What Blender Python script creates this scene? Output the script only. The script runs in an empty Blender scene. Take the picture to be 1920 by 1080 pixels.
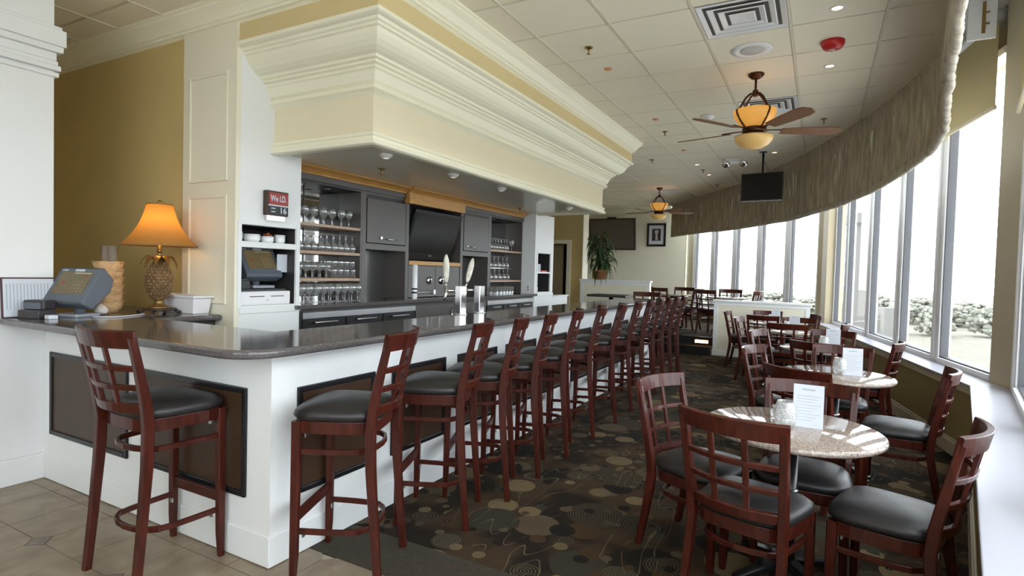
import bpy, bmesh, math, random
from mathutils import Vector, Matrix, noise

random.seed(7)
SC = bpy.context.scene
COL = SC.collection
PI = math.pi

# ------------------------------------------------------------------ camera
cam_d = bpy.data.cameras.new('camera')
cam = bpy.data.objects.new('camera', cam_d)
COL.objects.link(cam)
SC.camera = cam
cam_d.sensor_width = 36.0
cam_d.lens = 36.0 * 1060.92 / 1920.0
cam_d.clip_start = 0.05
cam_d.clip_end = 900
yaw, pit, rol = math.radians(28.483), math.radians(-1.704), math.radians(1.568)
fw = Vector((-math.sin(yaw) * math.cos(pit), math.cos(yaw) * math.cos(pit), math.sin(pit)))
rt = Vector((math.cos(yaw), math.sin(yaw), 0))
up = rt.cross(fw)
r2 = rt * math.cos(rol) + up * math.sin(rol)
u2 = -rt * math.sin(rol) + up * math.cos(rol)
M = Matrix((r2, u2, -fw)).transposed().to_4x4()
M.translation = Vector((2.2713, -1.8135, 1.46))
cam.matrix_world = M

# ------------------------------------------------------------------ world
W = bpy.data.worlds.new('world')
SC.world = W
W.use_nodes = True
bg = W.node_tree.nodes['Background']
bg.inputs[0].default_value = (0.90, 0.95, 1.0, 1)
bg.inputs[1].default_value = 6.0
SC.view_settings.view_transform = 'Standard'
SC.view_settings.look = 'None'
SC.view_settings.gamma = 1.0
SC.view_settings.use_curve_mapping = False
SC.view_settings.exposure = 0.15

CEIL = 3.37      # ceiling height
# sill line of the faceted window wall (room side), from behind the camera to the far wall
S0 = Vector((-0.22, -6.58)); S1 = Vector((2.28, -2.25)); S2 = Vector((3.362, 3.85)); S3 = Vector((2.20, 10.5)); S4 = Vector((-1.19, 14.4))

# ------------------------------------------------------------------ materials
MATS = {}
def mat(name, col, rough=0.5, metal=0.0, spec=0.5, coat=0.0, var=0.0, vscale=8.0, bump=0.0, bscale=60.0, emit=None, estr=0.0, trans=0.0, ior=1.45, stretch=(1, 1, 1), alpha=1.0):
    if name in MATS:
        return MATS[name]
    m = bpy.data.materials.new(name)
    m.use_nodes = True
    nt = m.node_tree
    b = nt.nodes['Principled BSDF']
    b.inputs['Base Color'].default_value = (*col, 1)
    b.inputs['Roughness'].default_value = rough
    b.inputs['Metallic'].default_value = metal
    b.inputs['Specular IOR Level'].default_value = spec
    b.inputs['Coat Weight'].default_value = coat
    b.inputs['Coat Roughness'].default_value = 0.08
    b.inputs['Transmission Weight'].default_value = trans
    b.inputs['IOR'].default_value = ior
    if emit:
        b.inputs['Emission Color'].default_value = (*emit, 1)
        b.inputs['Emission Strength'].default_value = estr
    if var > 0 or bump > 0:
        tc = nt.nodes.new('ShaderNodeTexCoord')
        mp = nt.nodes.new('ShaderNodeMapping')
        mp.inputs['Scale'].default_value = stretch
        nt.links.new(tc.outputs['Object'], mp.inputs['Vector'])
        if var > 0:
            n = nt.nodes.new('ShaderNodeTexNoise')
            n.inputs['Scale'].default_value = vscale
            n.inputs['Detail'].default_value = 4
            nt.links.new(mp.outputs[0], n.inputs['Vector'])
            r = nt.nodes.new('ShaderNodeValToRGB')
            r.color_ramp.elements[0].position = 0.3
            r.color_ramp.elements[1].position = 0.7
            r.color_ramp.elements[0].color = (*[c * (1 - var) for c in col], 1)
            r.color_ramp.elements[1].color = (*[min(1, c * (1 + var)) for c in col], 1)
            nt.links.new(n.outputs['Fac'], r.inputs[0])
            nt.links.new(r.outputs[0], b.inputs['Base Color'])
        if bump > 0:
            n2 = nt.nodes.new('ShaderNodeTexNoise')
            n2.inputs['Scale'].default_value = bscale
            n2.inputs['Detail'].default_value = 3
            nt.links.new(mp.outputs[0], n2.inputs['Vector'])
            bp = nt.nodes.new('ShaderNodeBump')
            bp.inputs['Strength'].default_value = bump
            bp.inputs['Distance'].default_value = 0.01
            nt.links.new(n2.outputs['Fac'], bp.inputs['Height'])
            nt.links.new(bp.outputs[0], b.inputs['Normal'])
    MATS[name] = m
    return m

WHITE = mat('white_paint', (0.80, 0.81, 0.80), 0.45, bump=0.03, bscale=90)
CREAM = mat('cream_trim_paint', (0.88, 0.845, 0.67), 0.40)
BAND = mat('straw_paint', (0.66, 0.53, 0.28), 0.55)
FASCIA = mat('pale_cream_paint', (0.80, 0.72, 0.52), 0.55)
PILAST = mat('ivory_paint', (0.82, 0.775, 0.625), 0.42)
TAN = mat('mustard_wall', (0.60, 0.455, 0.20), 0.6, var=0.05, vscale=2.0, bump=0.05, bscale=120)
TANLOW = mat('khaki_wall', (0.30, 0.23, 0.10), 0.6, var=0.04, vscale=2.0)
FARWALL = mat('cream_wall', (0.86, 0.82, 0.66), 0.6)
CEILM = mat('ceiling_tile', (0.86, 0.80, 0.655), 0.9, spec=0.2, bump=0.15, bscale=200)
CEILG = mat('ceiling_grid', (0.70, 0.65, 0.52), 0.6)
SOFFU = mat('soffit_underside', (0.68, 0.63, 0.51), 0.22, spec=0.6)
CAB = mat('charcoal_laminate', (0.094, 0.083, 0.076), 0.35, var=0.06, vscale=3)
CABD = mat('dark_cabinet', (0.035, 0.033, 0.034), 0.4)
BLACK = mat('black_plastic', (0.012, 0.012, 0.013), 0.35)
SCREEN = mat('black_screen', (0.006, 0.006, 0.007), 0.2, spec=0.25)
OAK = mat('oak_trim', (0.52, 0.27, 0.075), 0.35, var=0.18, vscale=14, stretch=(3, 0.5, 12))
SHELFW = mat('shelf_wood', (0.45, 0.30, 0.20), 0.35, var=0.1, vscale=20)
MAHOG = mat('mahogany', (0.054, 0.0098, 0.0056), 0.32, spec=0.32, coat=0.15, var=0.35, vscale=6, stretch=(6, 6, 1.2))
VINYL = mat('black_vinyl', (0.019, 0.0165, 0.0165), 0.40, spec=0.5, bump=0.08, bscale=140)
CHROME = mat('chrome', (0.85, 0.85, 0.87), 0.10, metal=1.0)
STEEL = mat('brushed_steel', (0.62, 0.62, 0.63), 0.28, metal=1.0)
GLASS = None
FROST = None
MIRROR = mat('dark_mirror', (0.50, 0.50, 0.49), 0.04, metal=1.0)
IRON = mat('black_iron', (0.012, 0.012, 0.013), 0.25, spec=0.6)
BRONZE = mat('oiled_bronze', (0.075, 0.028, 0.012), 0.35, metal=0.6)
BLADE = mat('walnut_blade', (0.20, 0.095, 0.045), 0.5, var=0.15, vscale=10, stretch=(6, 1, 1))
AMBER = mat('amber_glass', (0.55, 0.30, 0.07), 0.4, emit=(1.0, 0.46, 0.09), estr=0.42)
AMBER2 = mat('alabaster_glass', (0.72, 0.47, 0.18), 0.35, emit=(1.0, 0.60, 0.20), estr=0.08)
PAPER = mat('white_paper', (0.60, 0.63, 0.68), 0.6)
PAPERG = mat('printed_lines', (0.40, 0.43, 0.49), 0.7)
PORC = mat('white_porcelain', (0.85, 0.85, 0.86), 0.2)
PLASTW = mat('white_plastic', (0.80, 0.79, 0.80), 0.4)
POSG = mat('grey_terminal_plastic', (0.105, 0.12, 0.145), 0.4)
POSL = mat('light_grey_plastic', (0.30, 0.32, 0.36), 0.4)
RED = mat('alarm_red', (0.50, 0.02, 0.02), 0.35)
VENTW = mat('vent_white', (0.78, 0.78, 0.80), 0.35)
VENTD = mat('vent_dark', (0.10, 0.09, 0.08), 0.8)
LAMPON = mat('lamp_glow', (1, 0.9, 0.75), 0.5, emit=(1.0, 0.80, 0.55), estr=0.7)
ORANGE = mat('copper_disc', (0.62, 0.26, 0.10), 0.5)
BRASS = mat('antique_brass', (0.30, 0.19, 0.07), 0.35, metal=0.8)
PINE = mat('gilded_pineapple', (0.27, 0.17, 0.085), 0.35, metal=0.55, var=0.3, vscale=30)
WICKER = mat('woven_straw', (0.62, 0.40, 0.20), 0.7, var=0.2, vscale=40, bump=0.5, bscale=90)
PANELB = mat('brown_panel', (0.052, 0.026, 0.013), 0.42, var=0.12, vscale=5)
PANELF = mat('panel_frame_black', (0.010, 0.010, 0.012), 0.3)
SILL = mat('white_sill', (0.40, 0.40, 0.445), 0.35)
BASEB = mat('baseboard_cream', (0.60, 0.54, 0.40), 0.4)
FRAME = mat('window_frame_white', (0.84, 0.84, 0.86), 0.4)
FRAMED = mat('window_gasket', (0.10, 0.10, 0.11), 0.5)
POSTM = mat('beige_post', (0.52, 0.44, 0.30), 0.5)
SHADE = mat('roller_shade', (0.46, 0.37, 0.19), 0.8, bump=0.1, bscale=300)
LEAF = mat('leaf_green', (0.035, 0.075, 0.022), 0.4, var=0.4, vscale=5)
LEAF2 = mat('leaf_light', (0.075, 0.14, 0.04), 0.4, var=0.4, vscale=5)
POTM = mat('terracotta', (0.35, 0.13, 0.06), 0.6)
GROUT = mat('grout', (0.40, 0.36, 0.29), 0.8)
TILED = mat('tile_insert', (0.16, 0.13, 0.10), 0.35, var=0.2, vscale=15)
DOORW = mat('door_brown', (0.30, 0.24, 0.14), 0.5)
TRUNK = mat('bark', (0.20, 0.15, 0.10), 0.9)
FIELD = mat('dry_field', (0.165, 0.152, 0.118), 0.95, var=0.12, vscale=0.05)
FOLI = mat('hazy_foliage', (0.225, 0.225, 0.185), 0.9, var=0.3, vscale=5)  # pale tone has the haze over the distant trees mixed in
FOLI2 = mat('far_foliage_pale', (0.46, 0.44, 0.32), 0.9, var=0.25, vscale=0.6)
STUCCO = mat('pale_stucco', (0.17, 0.165, 0.155), 0.9, var=0.05)
ASPH = mat('dark_carpet_border', (0.040, 0.032, 0.020), 0.95, var=0.2, vscale=40, bump=0.3, bscale=300)

def thin_glass(name, milk, rough, bump=0.0):
    m = bpy.data.materials.new(name); m.use_nodes = True
    nt = m.node_tree; nt.nodes.remove(nt.nodes['Principled BSDF'])
    t = nt.nodes.new('ShaderNodeBsdfTransparent'); t.inputs[0].default_value = (0.97, 0.98, 0.98, 1)
    g = nt.nodes.new('ShaderNodeBsdfGlossy'); g.inputs['Roughness'].default_value = rough; g.inputs[0].default_value = (1, 1, 1, 1)
    d = nt.nodes.new('ShaderNodeBsdfTranslucent'); d.inputs[0].default_value = (0.95, 0.97, 0.98, 1)
    d2 = nt.nodes.new('ShaderNodeBsdfDiffuse'); d2.inputs[0].default_value = (0.95, 0.97, 0.98, 1)
    lw = nt.nodes.new('ShaderNodeLayerWeight'); lw.inputs['Blend'].default_value = 0.45
    a = nt.nodes.new('ShaderNodeMixShader'); a.inputs[0].default_value = 0.5
    b = nt.nodes.new('ShaderNodeMixShader'); b.inputs[0].default_value = milk
    c = nt.nodes.new('ShaderNodeMixShader')
    mm = nt.nodes.new('ShaderNodeMath'); mm.operation = 'MULTIPLY_ADD'; mm.inputs[1].default_value = 0.75; mm.inputs[2].default_value = 0.08; mm.use_clamp = True
    L = nt.links.new
    L(d.outputs[0], a.inputs[1]); L(d2.outputs[0], a.inputs[2]); L(t.outputs[0], b.inputs[1]); L(a.outputs[0], b.inputs[2])
    L(lw.outputs['Facing'], mm.inputs[0]); L(mm.outputs[0], c.inputs[0]); L(b.outputs[0], c.inputs[1]); L(g.outputs[0], c.inputs[2])
    if bump:
        tc = nt.nodes.new('ShaderNodeTexCoord'); n = nt.nodes.new('ShaderNodeTexVoronoi'); n.inputs['Scale'].default_value = 70; n.feature = 'DISTANCE_TO_EDGE'
        bp = nt.nodes.new('ShaderNodeBump'); bp.inputs['Strength'].default_value = bump; bp.inputs['Distance'].default_value = 0.004
        L(tc.outputs['Object'], n.inputs['Vector']); L(n.outputs['Distance'], bp.inputs['Height']); L(bp.outputs[0], g.inputs['Normal']); L(bp.outputs[0], d2.inputs['Normal'])
    L(c.outputs[0], nt.nodes['Material Output'].inputs[0]); MATS[name] = m
    return m
GLASS = thin_glass('clear_glass', 0.15, 0.05)
FROST = thin_glass('crackle_glass', 0.17, 0.06, 1.0)

def nodes_of(name):
    m = bpy.data.materials.new(name)
    m.use_nodes = True
    return m, m.node_tree, m.node_tree.nodes['Principled BSDF']

def make_granite(name, base, dark, light, scale, rough):
    m, nt, b = nodes_of(name)
    tc = nt.nodes.new('ShaderNodeTexCoord')
    n = nt.nodes.new('ShaderNodeTexNoise'); n.inputs['Scale'].default_value = scale; n.inputs['Detail'].default_value = 6; n.inputs['Roughness'].default_value = 0.75
    v = nt.nodes.new('ShaderNodeTexVoronoi'); v.inputs['Scale'].default_value = scale * 2.2
    nt.links.new(tc.outputs['Object'], n.inputs['Vector']); nt.links.new(tc.outputs['Object'], v.inputs['Vector'])
    r = nt.nodes.new('ShaderNodeValToRGB')
    e = r.color_ramp.elements
    e[0].position = 0.38; e[0].color = (*dark, 1)
    e[1].position = 0.62; e[1].color = (*light, 1)
    k = e.new(0.5); k.color = (*base, 1)
    nt.links.new(n.outputs['Fac'], r.inputs[0])
    mx = nt.nodes.new('ShaderNodeMix'); mx.data_type = 'RGBA'
    mx.inputs[0].default_value = 0.35
    r2_ = nt.nodes.new('ShaderNodeValToRGB')
    r2_.color_ramp.elements[0].color = (*dark, 1); r2_.color_ramp.elements[1].color = (*light, 1)
    nt.links.new(v.outputs['Color'], r2_.inputs[0])
    nt.links.new(r.outputs[0], mx.inputs[6]); nt.links.new(r2_.outputs[0], mx.inputs[7])
    nt.links.new(mx.outputs[2], b.inputs['Base Color'])
    b.inputs['Roughness'].default_value = rough
    b.inputs['Specular IOR Level'].default_value = 0.6
    MATS[name] = m
    return m
BARTOP = make_granite('bar_granite', (0.095, 0.085, 0.085), (0.045, 0.04, 0.042), (0.19, 0.17, 0.165), 160, 0.11)
TBLTOP = make_granite('table_granite', (0.29, 0.225, 0.18), (0.11, 0.08, 0.07), (0.50, 0.43, 0.37), 85, 0.06)

def make_tile():
    m, nt, b = nodes_of('floor_tile')
    tc = nt.nodes.new('ShaderNodeTexCoord'); g = nt.nodes.new('ShaderNodeNewGeometry')
    n = nt.nodes.new('ShaderNodeTexNoise'); n.inputs['Scale'].default_value = 4.5; n.inputs['Detail'].default_value = 6; n.inputs['Distortion'].default_value = 1.2
    nt.links.new(g.outputs['Position'], n.inputs['Vector'])
    r = nt.nodes.new('ShaderNodeValToRGB')
    e = r.color_ramp.elements
    e[0].position = 0.3; e[0].color = (0.185, 0.135, 0.085, 1)
    e[1].position = 0.72; e[1].color = (0.32, 0.25, 0.175, 1)
    nt.links.new(n.outputs['Fac'], r.inputs[0]); nt.links.new(r.outputs[0], b.inputs['Base Color'])
    b.inputs['Roughness'].default_value = 0.38
    return m
TILE = make_tile()

def make_carpet():
    m, nt, b = nodes_of('patterned_carpet')
    L = nt.links.new
    def N(t, **k):
        n = nt.nodes.new('ShaderNode' + t)
        for a, v in k.items():
            setattr(n, a, v)
        return n
    g = N('NewGeometry')
    def math_(op, a, bb=None, clamp=False):
        n = N('Math', operation=op); n.use_clamp = clamp
        for i, x in enumerate((a, bb)):
            if x is None: continue
            if isinstance(x, (int, float)): n.inputs[i].default_value = x
            else: L(x, n.inputs[i])
        return n.outputs[0]
    def mix(fac, a, c):
        n = N('Mix', data_type='RGBA')
        if isinstance(fac, float): n.inputs[0].default_value = fac
        else: L(fac, n.inputs[0])
        for i, x in ((6, a), (7, c)):
            if isinstance(x, tuple): n.inputs[i].default_value = (*x, 1)
            else: L(x, n.inputs[i])
        return n.outputs[2]
    cur = (0.030, 0.021, 0.012)
    # mottled ground
    n0 = N('TexNoise'); n0.inputs['Scale'].default_value = 2.6; n0.inputs['Detail'].default_value = 2
    L(g.outputs['Position'], n0.inputs['Vector'])
    f0 = math_('MULTIPLY', math_('SUBTRACT', n0.outputs['Fac'], 0.44), 9.0, True)
    cur = mix(f0, (0.021, 0.015, 0.011), (0.056, 0.036, 0.020))
    layers = [(2.9, (0, 0, 0), 0.46, 0), (3.9, (3.3, 1.7, 0), 0.42, 1), (2.3, (7.1, 4.9, 0), 0.40, 2), (6.8, (1.1, 9.2, 0), 0.30, 3)]
    for sc, off, rad, kind in layers:
        mp = N('Mapping'); mp.inputs['Location'].default_value = off; mp.inputs['Scale'].default_value = (sc, sc, 0)
        L(g.outputs['Position'], mp.inputs['Vector'])
        v = N('TexVoronoi', voronoi_dimensions='2D'); v.inputs['Scale'].default_value = 1.0; v.inputs['Randomness'].default_value = 0.75
        L(mp.outputs[0], v.inputs['Vector'])
        sx = N('SeparateColor'); L(v.outputs['Color'], sx.inputs[0])
        rr = math_('MULTIPLY', math_('ADD', math_('MULTIPLY', sx.outputs[0], 0.65), 0.35), rad)
        inside = math_('GREATER_THAN', math_('SUBTRACT', rr, v.outputs['Distance']), 0.0)
        ramp = N('ValToRGB'); ramp.color_ramp.interpolation = 'CONSTANT'
        el = ramp.color_ramp.elements
        pal = [(0.0, (0.016, 0.013, 0.011)), (0.22, (0.094, 0.068, 0.042)), (0.38, (0.042, 0.038, 0.026)), (0.52, (0.062, 0.036, 0.018)), (0.66, (0.175, 0.125, 0.066)), (0.78, (0.086, 0.064, 0.042)), (0.9, (0.020, 0.015, 0.012))]
        el[0].position = 0.0; el[0].color = (*pal[0][1], 1)
        el[1].position = pal[1][0]; el[1].color = (*pal[1][1], 1)
        for p, c in pal[2:]:
            q = el.new(p); q.color = (*c, 1)
        L(sx.outputs[1], ramp.inputs[0])
        # concentric rings on some of the discs
        ring = math_('GREATER_THAN', math_('SINE', math_('MULTIPLY', v.outputs['Distance'], 2 * PI / (0.0165 * sc))), 0.30)
        isr = math_('GREATER_THAN', sx.outputs[2], 0.62)
        col = mix(math_('MULTIPLY', ring, isr), ramp.outputs[0], (0.095, 0.073, 0.043))
        # leave a part of the cells empty
        keep = math_('GREATER_THAN', math_('FRACT', math_('MULTIPLY', sx.outputs[2], 7.3)), 0.36)
        cur = mix(math_('MULTIPLY', inside, keep), cur, col)
    # thin wandering stems
    n1 = N('TexNoise'); n1.inputs['Scale'].default_value = 1.3; n1.inputs['Detail'].default_value = 1
    mp = N('Mapping'); mp.inputs['Rotation'].default_value = (0, 0, 0.6); mp.inputs['Scale'].default_value = (3.4, 0.9, 1)
    L(g.outputs['Position'], mp.inputs['Vector']); L(mp.outputs[0], n1.inputs['Vector'])
    ln = math_('LESS_THAN', math_('ABSOLUTE', math_('SUBTRACT', math_('FRACT', math_('MULTIPLY', n1.outputs['Fac'], 9.0)), 0.5)), 0.030)
    n2 = N('TexNoise'); n2.inputs['Scale'].default_value = 2.2
    L(g.outputs['Position'], n2.inputs['Vector'])
    ln = math_('MULTIPLY', ln, math_('GREATER_THAN', n2.outputs['Fac'], 0.50))
    cur = mix(ln, cur, (0.12, 0.090, 0.050))
    # pile
    n3 = N('TexNoise'); n3.inputs['Scale'].default_value = 220
    L(g.outputs['Position'], n3.inputs['Vector'])
    cur = mix(math_('MULTIPLY', math_('SUBTRACT', n3.outputs['Fac'], 0.35), 0.9, True), cur, (0.012, 0.009, 0.006))
    L(cur, b.inputs['Base Color'])
    b.inputs['Roughness'].default_value = 0.95
    b.inputs['Specular IOR Level'].default_value = 0.1
    bp = N('Bump'); bp.inputs['Strength'].default_value = 0.4; bp.inputs['Distance'].default_value = 0.004
    L(n3.outputs['Fac'], bp.inputs['Height']); L(bp.outputs[0], b.inputs['Normal'])
    return m
CARPET = make_carpet()

def make_pane():
    m = bpy.data.materials.new('window_glass'); m.use_nodes = True
    nt = m.node_tree
    nt.nodes.remove(nt.nodes['Principled BSDF'])
    t = nt.nodes.new('ShaderNodeBsdfTransparent'); t.inputs[0].default_value = (0.97, 0.985, 0.99, 1)
    gl = nt.nodes.new('ShaderNodeBsdfGlossy'); gl.inputs['Roughness'].default_value = 0.0
    lw = nt.nodes.new('ShaderNodeLayerWeight'); lw.inputs['Blend'].default_value = 0.5
    pw = nt.nodes.new('ShaderNodeMath'); pw.operation = 'POWER'; pw.inputs[1].default_value = 5.0
    fr = nt.nodes.new('ShaderNodeMath'); fr.operation = 'MULTIPLY_ADD'; fr.inputs[1].default_value = 0.5; fr.inputs[2].default_value = 0.025
    nt.links.new(lw.outputs['Facing'], pw.inputs[0]); nt.links.new(pw.outputs[0], fr.inputs[0])
    mx = nt.nodes.new('ShaderNodeMixShader')
    nt.links.new(fr.outputs[0], mx.inputs[0]); nt.links.new(t.outputs[0], mx.inputs[1]); nt.links.new(gl.outputs[0], mx.inputs[2])
    nt.links.new(mx.outputs[0], nt.nodes['Material Output'].inputs[0])
    return m
PANE = make_pane()

def make_shade():
    m = bpy.data.materials.new('silk_lamp_shade'); m.use_nodes = True
    nt = m.node_tree
    nt.nodes.remove(nt.nodes['Principled BSDF'])
    d = nt.nodes.new('ShaderNodeBsdfDiffuse'); d.inputs[0].default_value = (0.42, 0.24, 0.085, 1)
    t = nt.nodes.new('ShaderNodeBsdfTranslucent'); t.inputs[0].default_value = (0.85, 0.42, 0.07, 1)
    mx = nt.nodes.new('ShaderNodeMixShader'); mx.inputs[0].default_value = 0.5
    nt.links.new(d.outputs[0], mx.inputs[1]); nt.links.new(t.outputs[0], mx.inputs[2])
    nt.links.new(mx.outputs[0], nt.nodes['Material Output'].inputs[0])
    return m
SHADEM = make_shade()

def make_valance():
    m, nt, b = nodes_of('gathered_fabric')
    tc = nt.nodes.new('ShaderNodeTexCoord')
    mp = nt.nodes.new('ShaderNodeMapping'); mp.inputs['Scale'].default_value = (9, 9, 1.1)
    n = nt.nodes.new('ShaderNodeTexNoise'); n.inputs['Scale'].default_value = 3.0; n.inputs['Detail'].default_value = 4
    nt.links.new(tc.outputs['Object'], mp.inputs[0]); nt.links.new(mp.outputs[0], n.inputs['Vector'])
    r = nt.nodes.new('ShaderNodeValToRGB')
    r.color_ramp.elements[0].position = 0.36; r.color_ramp.elements[0].color = (0.29, 0.24, 0.165, 1)
    r.color_ramp.elements[1].position = 0.65; r.color_ramp.elements[1].color = (0.52, 0.45, 0.325, 1)
    nt.links.new(n.outputs['Fac'], r.inputs[0]); nt.links.new(r.outputs[0], b.inputs['Base Color'])
    b.inputs['Roughness'].default_value = 0.55
    b.inputs['Sheen Weight'].default_value = 0.3
    return m
VALF = make_valance()
VALB = mat('valance_lining', (0.80, 0.80, 0.76), 0.8)

# ------------------------------------------------------------------ mesh helpers
class MB:
    def __init__(s):
        s.v = []; s.f = []; s.sm = []
    def add(s, vs, fs, smooth=False):
        o = len(s.v)
        s.v += [tuple(p) for p in vs]
        s.f += [tuple(i + o for i in f) for f in fs]
        s.sm += [smooth] * len(fs)
        return s
    def box(s, x0, x1, y0, y1, z0, z1, mtx=None):
        p = [Vector((x, y, z)) for z in (z0, z1) for y in (y0, y1) for x in (x0, x1)]
        if mtx: p = [mtx @ q for q in p]
        return s.add(p, [(0, 2, 3, 1), (4, 5, 7, 6), (0, 1, 5, 4), (2, 6, 7, 3), (0, 4, 6, 2), (1, 3, 7, 5)])
    def prism(s, poly, z0, z1, mtx=None):
        n = len(poly)
        p = [Vector((x, y, z0)) for x, y in poly] + [Vector((x, y, z1)) for x, y in poly]
        if mtx: p = [mtx @ q for q in p]
        return s.add(p, [tuple(range(n - 1, -1, -1)), tuple(range(n, 2 * n))] + [(i, (i + 1) % n, n + (i + 1) % n, n + i) for i in range(n)])
    def lathe(s, prof, seg=24, c=(0, 0, 0), smooth=True, mtx=None, caps=True):
        vs = []
        for r, z in prof:
            for k in range(seg):
                a = 2 * PI * k / seg
                q = Vector((c[0] + r * math.cos(a), c[1] + r * math.sin(a), c[2] + z))
                vs.append(mtx @ q if mtx else q)
        fs = []
        for i in range(len(prof) - 1):
            for k in range(seg):
                k2 = (k + 1) % seg
                fs.append((i * seg + k, i * seg + k2, (i + 1) * seg + k2, (i + 1) * seg + k))
        s.add(vs, fs, smooth)
        if caps:
            o = len(s.v) - len(vs)
            if prof[0][0] > 1e-5:
                s.f.append(tuple(o + k for k in range(seg - 1, -1, -1))); s.sm.append(False)
            if prof[-1][0] > 1e-5:
                s.f.append(tuple(o + (len(prof) - 1) * seg + k for k in range(seg))); s.sm.append(False)
        return s
    def sweep(s, path, w, h, upv=(0, 0, 1), ch=0.2, closed=False, smooth=False):
        # rectangular bar (w across, h along up) with chamfered edges following a path
        path = [Vector(p) for p in path]; n = len(path)
        upv = Vector(upv); rings = []
        for i, p in enumerate(path):
            if closed: t = path[(i + 1) % n] - path[i - 1]
            else: t = path[min(i + 1, n - 1)] - path[max(i - 1, 0)]
            t.normalize()
            sd = t.cross(upv)
            if sd.length < 1e-4: sd = t.cross(Vector((0, 1, 0)))
            sd.normalize(); nm = sd.cross(t)
            ww = (w[i] if isinstance(w, (list, tuple)) else w) / 2
            hh = (h[i] if isinstance(h, (list, tuple)) else h) / 2
            c = min(ww, hh) * ch
            rings.append([p + sd * a + nm * b for a, b in ((ww - c, -hh), (ww, -hh + c), (ww, hh - c), (ww - c, hh), (-ww + c, hh), (-ww, hh - c), (-ww, -hh + c), (-ww + c, -hh))])
        vs = [q for r in rings for q in r]; fs = []
        m = n if closed else n - 1
        for i in range(m):
            j = (i + 1) % n
            for k in range(8):
                k2 = (k + 1) % 8
                fs.append((i * 8 + k, i * 8 + k2, j * 8 + k2, j * 8 + k))
        if not closed:
            fs.append(tuple(range(7, -1, -1))); fs.append(tuple((n - 1) * 8 + k for k in range(8)))
        return s.add(vs, fs, smooth)
    def tube(s, path, r, seg=8, smooth=True, caps=True):
        path = [Vector(p) for p in path]; n = len(path); vs = []
        prev = None
        for i, p in enumerate(path):
            t = (path[min(i + 1, n - 1)] - path[max(i - 1, 0)]).normalized()
            if prev is None:
                a = Vector((0, 0, 1)) if abs(t.z) < 0.9 else Vector((1, 0, 0))
                sd = t.cross(a).normalized()
            else:
                sd = (prev - t * prev.dot(t)).normalized()
            prev = sd; nm = t.cross(sd)
            rr = r[i] if isinstance(r, (list, tuple)) else r
            for k in range(seg):
                a = 2 * PI * k / seg
                vs.append(p + sd * (rr * math.cos(a)) + nm * (rr * math.sin(a)))
        fs = [(i * seg + k, i * seg + (k + 1) % seg, (i + 1) * seg + (k + 1) % seg, (i + 1) * seg + k) for i in range(n - 1) for k in range(seg)]
        s.add(vs, fs, smooth)
        if caps:
            o = len(s.v) - len(vs)
            s.f += [tuple(o + k for k in range(seg - 1, -1, -1)), tuple(o + (n - 1) * seg + k for k in range(seg))]; s.sm += [False, False]
        return s
    def strip(s, rows, smooth=False):
        # quad strip through equal-length rows of points
        m = len(rows[0]); vs = [p for r in rows for p in r]
        fs = [(i * m + k, i * m + k + 1, (i + 1) * m + k + 1, (i + 1) * m + k) for i in range(len(rows) - 1) for k in range(m - 1)]
        return s.add(vs, fs, smooth)
    def mesh(s, name, m):
        me = bpy.data.meshes.new(name)
        me.from_pydata(s.v, [], s.f)
        me.polygons.foreach_set('use_smooth', s.sm)
        bm = bmesh.new(); bm.from_mesh(me)
        bmesh.ops.recalc_face_normals(bm, faces=bm.faces)
        bm.to_mesh(me); bm.free()
        if m: me.materials.append(m)
        me.update()
        return me
    def build(s, name, m, parent=None, bevel=0.0, seg=2):
        o = bpy.data.objects.new(name, s.mesh(name, m))
        COL.objects.link(o)
        if parent: o.parent = parent
        if bevel:
            b = o.modifiers.new('bevel', 'BEVEL'); b.width = bevel; b.segments = seg; b.limit_method = 'ANGLE'; b.angle_limit = math.radians(40)
        return o

def B(x0, x1, y0, y1, z0, z1, mtx=None):
    return MB().box(x0, x1, y0, y1, z0, z1, mtx)

def tag(o, label=None, cat=None, group=None, kind=None):
    if label: o['label'] = label
    if cat: o['category'] = cat
    if group: o['group'] = group
    if kind: o['kind'] = kind
    return o
def empty(name, loc=(0, 0, 0), rz=0.0):
    o = bpy.data.objects.new(name, None); COL.objects.link(o)
    o.location = loc; o.rotation_euler = (0, 0, rz); o.empty_display_size = 0.1
    return o
def thing(name, label, cat, loc=(0, 0, 0), rz=0.0, group=None):
    return tag(empty(name, loc, rz), label, cat, group)
def struct(name, label=None, loc=(0, 0, 0)):
    return tag(empty(name, loc), label, None, None, 'structure')
CH = {}
def copy_tree(o, parent=None):
    c = o.copy(); COL.objects.link(c); c.parent = parent
    for ch in [x for x in o.children]:
        copy_tree(ch, c)
    return c
def put(proto, state, loc, rz, label, group=None):
    if not state.get('used'):
        o = proto; state['used'] = True
    else:
        o = copy_tree(proto)
    o.location = loc; o.rotation_euler = (0, 0, rz)
    o['label'] = label
    if group: o['group'] = group
    return o
def text_mesh(body, size, m, name, parent, mtx, extr=0.001, bold=0.0, align='CENTER'):
    cu = bpy.data.curves.new(name, 'FONT'); cu.body = body; cu.size = size; cu.extrude = extr; cu.align_x = align; cu.align_y = 'CENTER'; cu.offset = bold; cu.resolution_u = 3
    t = bpy.data.objects.new(name, cu); COL.objects.link(t)
    bpy.context.view_layer.update()
    me = bpy.data.meshes.new_from_object(t.evaluated_get(bpy.context.evaluated_depsgraph_get()))
    bpy.data.objects.remove(t); bpy.data.curves.remove(cu)
    me.transform(mtx); me.materials.clear(); me.materials.append(m)
    o = bpy.data.objects.new(name, me); COL.objects.link(o); o.parent = parent
    return o
def facing(dx, dy):
    # rotation that turns local +Y towards (dx, dy)
    return math.atan2(-dx, dy)

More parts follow.
